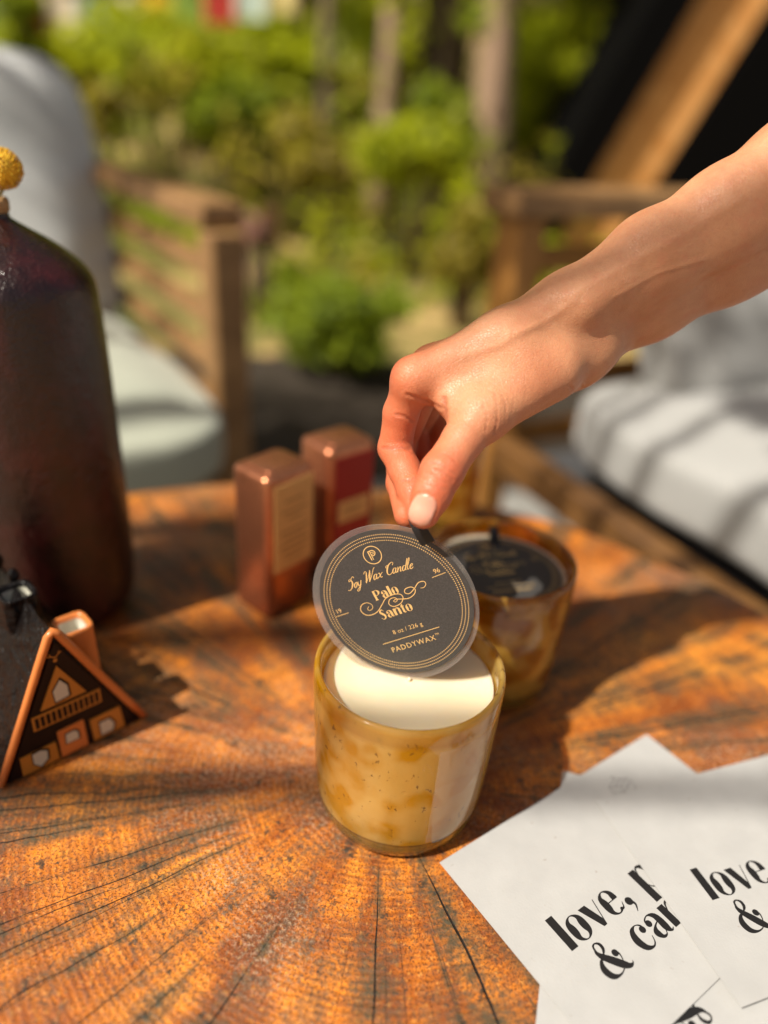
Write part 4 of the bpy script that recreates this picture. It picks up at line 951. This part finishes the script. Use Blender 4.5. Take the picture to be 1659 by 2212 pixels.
# ------------------------------------------------------------------ cards
def card(label, corner, e, L, W_, z, texts, seed, name='greeting_card'):
    e = Vector((e[0], e[1], 0)).normalized(); d = Vector((e.y, -e.x, 0))
    t = empty(name, (corner[0], corner[1], z)); tag(t, label, 'card', 'printed cards')
    nx, ny = 30, 22; V = []; th = .00035; ph = seed*1.7
    def zz(x, y): return .0006*(math.sin(x*19+ph)*math.sin(y*23+ph)*.35+.35)+z*1.3*(max(0, abs(y)/.101-.55)**2+max(0, .45-abs(x)/.148)**2*abs(y)/.101)
    def put(x, y, h=0): x *= .001; y *= .001; return e*x+d*y+Z*(zz(x, y)+h)
    for lay_ in (1, 0):
        for j in range(ny+1):
            for i in range(nx+1): V.append(put(L*i/nx, W_*j/ny, th*lay_))
    m = nx+1; o0 = (nx+1)*(ny+1); Fc = []
    for j in range(ny):
        for i in range(nx): a = j*m+i; Fc += [(a, a+m, a+m+1, a+1), (o0+a, o0+a+1, o0+a+m+1, o0+a+m)]
    for i in range(nx): Fc += [(i, i+1, o0+i+1, o0+i), (ny*m+i+1, ny*m+i, o0+ny*m+i, o0+ny*m+i+1)]
    for j in range(ny): Fc += [((j+1)*m, j*m, o0+j*m, o0+(j+1)*m), (j*m+nx, (j+1)*m+nx, o0+(j+1)*m+nx, o0+j*m+nx)]
    MB().add(V, Fc).build('sheet', M['paper'], t)
    mb = MB(); S = []
    for (s, x, y, sc, tr) in texts: S += text_strokes(s, x, -y, sc, tr)
    if S: lay(mb, S, lambda x, y, h: put(x, -y, h), th+.00004); mb.build('lettering', M['ink'], t)
    return t, put, th
K1 = .1085
E1 = (.1176, .0886)
TX = [('love,', 20.6, 60.9, K1, 3), ('paper', 68.7, 61.2, K1, 0), ('&', 24.6, 78.2, K1*.97, 0), ('can', 45.3, 78.2, K1*.93, 2)]
card('grey card with bold lettering placed nearly flat beneath the other two, mostly covered', (.1028, .2756), (-.2494, -.9684), 148, -105, .0004, [('love', 95, -20, K1, 0), ('&', 98, -50, K1, 0), ('ca', 120, -50, K1, 0)], 1)
cB, putB, thB = card('grey card reading love, p and & can with a small pencil box sketch', (.0366, .2162), E1, 148, 101, .0014, TX, 2)
mb = MB(); cub = [[(100, 13.6), (107, 11.6), (112.6, 14.2)], [(100, 13.6), (99.4, 18.2), (104.2, 21.8), (111.0, 21.6), (113.6, 17.0), (112.6, 14.2)], [(104.2, 21.8), (106.0, 16.4), (112.6, 14.2)], [(100, 13.6), (106, 16.4)], [(107, 11.6), (106.2, 9.6), (109, 10.3)], [(103, 14.8), (110.5, 12.6)], [(99.8, 16.2), (105, 19.2), (112.6, 16.6)]]
lay(mb, [stroke([(x, -y, .28) for x, y in q], sub=4) for q in cub], lambda x, y, h: putB(x, -y, h), thB+.00005); mb.build('pencil_sketch', M['pencil'], cB)
card('topmost grey card reading love and ampersand, running off the right edge', (.1153, .256), (.934, .357), 148, 101, .0026, TX, 3)

# ------------------------------------------------------------------ hand and forearm (implicit surface -> one continuous mesh)
def person():
    h = .00085
    def J(X, Y, d, r): p = at(X, Y, d); q = p-C0; return np.array((q.dot(Rv), -q.dot(Uv), q.dot(F))), r*.001
    O_ = J(790, 250, .270, 0)[0]; O_[2] = .262
    top = J(2120, 1160, .30, 0)[0]
    lo = np.array((J(800, 700, .30, 0)[0][0]-.004, J(1600, 60, .34, 0)[0][1]-.0, .262)); hi = np.array((.262, J(900, 1160, .33, 0)[0][1], .402))
    dims = np.ceil((hi-lo)/h).astype(int)
    def cone(P, a, b):
        (pa, ra), (pb, rb) = a, b; ba = pb-pa; L2 = ba@ba; t = np.clip(((P-pa)@ba)/L2, 0, 1)
        return np.linalg.norm(P-pa-t[:, None]*ba, axis=1)-(ra+(rb-ra)*t)
    def smin(a, b, k):
        hh = np.clip(.5+.5*(b-a)/k, 0, 1); return b+(a-b)*hh-k*hh*(1-hh)
    palm = [
     (J(1232, 660, .318, 13.4), J(1405, 548, .316, 15.6)), (J(1405, 548, .316, 15.6), J(1570, 462, .314, 18.5)), (J(1570, 462, .314, 18.5), J(1730, 372, .312, 22.5)), (J(1730, 372, .312, 22.5), J(2060, 190, .31, 27)),
     (J(1250, 738, .334, 14), J(1400, 650, .336, 16.6)), (J(1400, 650, .336, 16.6), J(1560, 556, .336, 20)), (J(1560, 556, .336, 20), J(1730, 474, .334, 24)), (J(1730, 474, .334, 24), J(2060, 320, .33, 30)),
     (J(1225, 655, .318, 11.5), J(1080, 735, .311, 10)), (J(1080, 735, .311, 10), J(893, 818, .310, 8.4)),
     (J(1228, 655, .330, 11.5), J(1090, 725, .324, 9.5)), (J(1090, 725, .324, 9.5), J(932, 792, .323, 8.2)),
     (J(1230, 675, .340, 11), J(975, 785, .338, 8.)), (J(1240, 695, .350, 10.5), J(1015, 785, .352, 7.4)),
     (J(1228, 775, .331, 15), J(1085, 848, .325, 12)), (J(1210, 722, .323, 12), J(1272, 742, .328, 12.5)), (J(1120, 775, .314, 13.5), J(968, 842, .314, 7.2)),
     (J(1150, 760, .335, 14), J(1000, 815, .338, 10.5)),
     (J(1188, 800, .316, 13), J(1040, 898, .305, 10.6)), (J(1090, 815, .316, 12), J(985, 870, .309, 6.5)),
     # wrist bone and tendon relief
     (J(1262, 655, .309, 6.2), J(1330, 610, .309, 5.5)), (J(1300, 690, .320, 4.5), J(1640, 478, .306, 5.0)),
    ]
    thumb = [(J(1040, 898, .305, 10.6), J(1000, 950, .300, 8.3)), (J(1000, 950, .300, 8.3), J(954, 1020, .295, 8.5)), (J(954, 1020, .295, 8.5), J(932, 1068, .293, 7.7)), (J(932, 1068, .293, 7.7), J(915, 1107, .2915, 6.5))]
    idx = [(J(893, 818, .310, 8.4), J(866, 892, .320, 7.5)), (J(866, 892, .320, 7.5), J(853, 968, .328, 7.3)), (J(853, 968, .328, 7.3), J(874, 1015, .321, 6.9)), (J(874, 1015, .321, 6.9), J(892, 1062, .314, 6.6)), (J(892, 1062, .314, 6.6), J(906, 1104, .307, 5.9))]
    mid = [(J(932, 792, .323, 8.2), J(866, 955, .346, 7.2)), (J(866, 955, .346, 7.2), J(866, 1045, .332, 6.4)), (J(866, 1045, .332, 6.4), J(880, 1112, .3115, 5.7))]
    rng_ = [(J(975, 785, .338, 8.), J(893, 930, .360, 7)), (J(893, 930, .360, 7), J(912, 1010, .348, 6.3)), (J(912, 1010, .348, 6.3), J(940, 1052, .328, 5.8))]
    pnk = [(J(1015, 785, .352, 7.4), J(948, 892, .370, 6.2)), (J(948, 892, .370, 6.2), J(950, 975, .356, 5.8)), (J(950, 975, .356, 5.8), J(975, 1015, .340, 5.4))]
    def chain(P, segs, k):
        d = cone(P, *segs[0])
        for q in segs[1:]: d = smin(d, cone(P, *q), k)
        return d
    def sdf(P):
        d0 = chain(P, palm, .0095); d = d0
        for segs, k in ((thumb, .0024), (idx, .0022), (mid, .0022), (rng_, .002), (pnk, .002)):
            f = chain(P, segs, k); kk = .0008+.0052*np.exp(-(np.maximum(d0, 0)/.006)**2); d = smin(d, f, kk)
        return d
    # coarse pass, then fine evaluation near the surface only
    st = 4; cd = -(-dims//st)+1
    g = np.stack(np.meshgrid(*[np.arange(c) for c in cd], indexing='ij'), -1).reshape(-1, 3)
    cv = sdf(lo+g*h*st).reshape(cd)
    fine = np.repeat(np.repeat(np.repeat(cv, st, 0), st, 1), st, 2)
    sh = fine.shape; near = np.abs(fine) < h*st*1.9
    idxs = np.argwhere(near); vals = np.empty(len(idxs))
    for i in range(0, len(idxs), 400000): vals[i:i+400000] = sdf(lo+idxs[i:i+400000]*h)
    fine[near] = vals
    # surface nets
    ins = fine < 0
    c = np.zeros(tuple(np.array(sh)-1), int)
    corners = [(i, j, k) for i in (0, 1) for j in (0, 1) for k in (0, 1)]
    for (i, j, k) in corners: c += ins[i:sh[0]-1+i, j:sh[1]-1+j, k:sh[2]-1+k]
    cells = np.argwhere((c > 0) & (c < 8)); ids = -np.ones(c.shape, int); ids[tuple(cells.T)] = np.arange(len(cells))
    acc = np.zeros((len(cells), 3)); cnt = np.zeros(len(cells))
    val = {k: fine[cells[:, 0]+k[0], cells[:, 1]+k[1], cells[:, 2]+k[2]] for k in corners}
    for a in corners:
        for ax in range(3):
            if a[ax] == 0:
                b = tuple(1 if q == ax else a[q] for q in range(3)); va, vb = val[a], val[b]; m_ = (va < 0) != (vb < 0)
                t_ = np.where(m_, va/(va-vb+1e-20), 0); p = np.tile(np.array(a, float), (len(cells), 1)); p[:, ax] += t_
                acc[m_] += p[m_]; cnt[m_] += 1
    V = lo+(cells+acc/cnt[:, None])*h
    quads = []
    for ax in range(3):
        o1, o2 = [q for q in range(3) if q != ax]
        sl0 = [slice(1, sh[q]-1) for q in range(3)]; sl1 = list(sl0); sl0[ax] = slice(0, sh[ax]-1); sl1[ax] = slice(1, sh[ax])
        A = ins[tuple(sl0)]; B = ins[tuple(sl1)]; e = np.argwhere(A != B); inside = A[tuple(e.T)]
        base = e.copy(); base[:, o1] += 1; base[:, o2] += 1
        def cid(d1, d2): q = base.copy(); q[:, o1] -= d1; q[:, o2] -= d2; return ids[q[:, 0], q[:, 1], q[:, 2]]
        Q = np.stack([cid(0, 0), cid(1, 0), cid(1, 1), cid(0, 1)], 1)
        flip = inside if ax != 1 else ~inside
        Q[flip] = Q[flip][:, ::-1]; quads.append(Q)
    quads = np.concatenate(quads); quads = quads[(quads >= 0).all(1)]
    # normals by gradient of the field
    e = 4e-4; N_ = np.stack([sdf(V+np.eye(3)[a]*e)-sdf(V-np.eye(3)[a]*e) for a in range(3)], 1); N_ /= np.linalg.norm(N_, axis=1)[:, None]+1e-12
    px = 829.5+FPX*V[:, 0]/V[:, 2]; py = 1106+FPX*V[:, 1]/V[:, 2]; frontal = np.clip(-N_[:, 2]*2.5, 0, 1)
    def seg_d(pl, X, Y):
        best = np.full(len(X), 1e9)
        for (x0, y0), (x1, y1) in zip(pl[:-1], pl[1:]):
            dx, dy = x1-x0, y1-y0; t_ = np.clip(((X-x0)*dx+(Y-y0)*dy)/(dx*dx+dy*dy), 0, 1); best = np.minimum(best, np.hypot(X-x0-t_*dx, Y-y0-t_*dy))
        return best
    depth = lambda a, b: (V[:, 2] > a) & (V[:, 2] < b)
    cm = lambda pts: [(768+.2315*a, 713.2+.2315*b) for a, b in pts]
    cr = np.zeros(len(V)); disp = np.zeros(len(V))
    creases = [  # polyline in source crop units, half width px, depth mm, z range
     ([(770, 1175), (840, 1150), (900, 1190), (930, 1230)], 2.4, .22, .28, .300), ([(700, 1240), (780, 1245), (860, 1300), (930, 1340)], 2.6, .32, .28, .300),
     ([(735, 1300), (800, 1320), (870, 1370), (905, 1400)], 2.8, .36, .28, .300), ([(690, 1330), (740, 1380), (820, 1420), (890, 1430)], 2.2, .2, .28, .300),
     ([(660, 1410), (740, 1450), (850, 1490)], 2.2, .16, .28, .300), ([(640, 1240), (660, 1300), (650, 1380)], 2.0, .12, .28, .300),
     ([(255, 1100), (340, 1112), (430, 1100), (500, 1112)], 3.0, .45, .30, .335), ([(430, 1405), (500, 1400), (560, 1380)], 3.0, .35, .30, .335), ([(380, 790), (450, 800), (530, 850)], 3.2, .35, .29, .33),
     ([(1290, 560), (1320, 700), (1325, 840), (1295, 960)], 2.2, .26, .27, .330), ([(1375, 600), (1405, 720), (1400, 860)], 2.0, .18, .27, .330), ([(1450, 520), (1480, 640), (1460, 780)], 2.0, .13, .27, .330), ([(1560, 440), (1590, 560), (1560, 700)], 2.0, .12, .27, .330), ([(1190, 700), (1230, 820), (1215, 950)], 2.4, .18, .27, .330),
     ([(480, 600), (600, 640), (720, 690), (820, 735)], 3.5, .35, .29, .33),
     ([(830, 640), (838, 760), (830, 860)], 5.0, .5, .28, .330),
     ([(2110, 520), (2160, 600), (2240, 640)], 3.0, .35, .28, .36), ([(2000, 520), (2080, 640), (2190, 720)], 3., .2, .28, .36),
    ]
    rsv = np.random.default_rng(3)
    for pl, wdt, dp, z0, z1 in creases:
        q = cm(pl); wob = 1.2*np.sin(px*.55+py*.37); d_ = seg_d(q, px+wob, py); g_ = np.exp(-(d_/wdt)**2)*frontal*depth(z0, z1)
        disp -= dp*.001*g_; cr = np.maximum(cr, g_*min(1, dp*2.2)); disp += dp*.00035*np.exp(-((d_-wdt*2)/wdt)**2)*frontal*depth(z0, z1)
    # vein / tendon relief on the forearm
    for pl, wdt, dp in (([(1225, 640), (1330, 585), (1450, 520), (1600, 430)], 12, .5), ([(1100, 720), (1170, 700), (1240, 650)], 9, .45), ([(1330, 640), (1420, 590), (1520, 560)], 5, .3), ([(1000, 770), (1080, 745), (1160, 700)], 8, .3)):
        disp += dp*.001*np.exp(-(seg_d(pl, px, py)/wdt)**2)*frontal
    # thumb nail
    ax = np.array((-.36, .93)); ay = np.array((.93, .36)); u_ = ((px-912)*ax[0]+(py-1102)*ax[1])/35.5; v_ = ((px-912)*ay[0]+(py-1102)*ay[1])/28.5
    rr = (np.abs(u_)**2.8+np.abs(v_)**2.8)**(1/2.8); nz = depth(.27, .298)*frontal
    nail = np.clip((1.0-rr)/.07, 0, 1)*nz; disp += .00028*nail-.00035*np.exp(-((rr-1.05)/.06)**2)*nz
    # flatten the nail bed slightly
    disp -= .0007*np.clip(1-rr*.8, 0, 1)*nz
    V2 = V+N_*disp[:, None]
    W = np.array([tuple(C0+Rv*float(p[0])-Uv*float(p[1])+F*float(p[2])) for p in V2])
    org = at(1235, 700, .33); W -= np.array(org)
    t = mesh_obj('person', W, quads.tolist(), M['skin'], smooth=True, loc=org)
    tag(t, 'bare right forearm and hand pinching the black ribbon tab of the round disc', 'person')
    bm = bmesh.new(); bm.from_mesh(t.data); bmesh.ops.recalc_face_normals(bm, faces=bm.faces); bm.to_mesh(t.data); bm.free()
    t.data.polygons.foreach_set('use_smooth', [True]*len(t.data.polygons))
    fing = np.clip((1010-px)/150, 0, 1)*.75+np.clip((py-880)/140, 0, 1)*.75; knuck = np.exp(-((px-960)**2+(py-1020)**2)/900)
    low = np.clip((py-(1060-.45*(px-900)))/160, 0, 1)*.0
    red = np.clip(fing+.25*np.exp(-((px-1180)**2+(py-830)**2)/9000)+.3*knuck+.12, 0, 1)
    ca = t.data.color_attributes.new('paint', 'FLOAT_COLOR', 'POINT')
    buf = np.ones((len(V), 4)); buf[:, 0] = red; buf[:, 1] = nail; buf[:, 2] = cr; ca.data.foreach_set('color', buf.ravel())
    # rolled black sleeve beyond the elbow side of the forearm
    a = at(1960, 300, .322)-org; b = at(2300, 120, .318)-org
    pts = [a.lerp(b, q) for q in (0, .01, .25, .5, .75, 1, 1.3)]
    MB().tube([a+(b-a)*.03]+pts, [.036, .043, .045, .047, .048, .050, .052, .054], 40, cap=True).build('sleeve', M['sleeve'], t, True)
person()
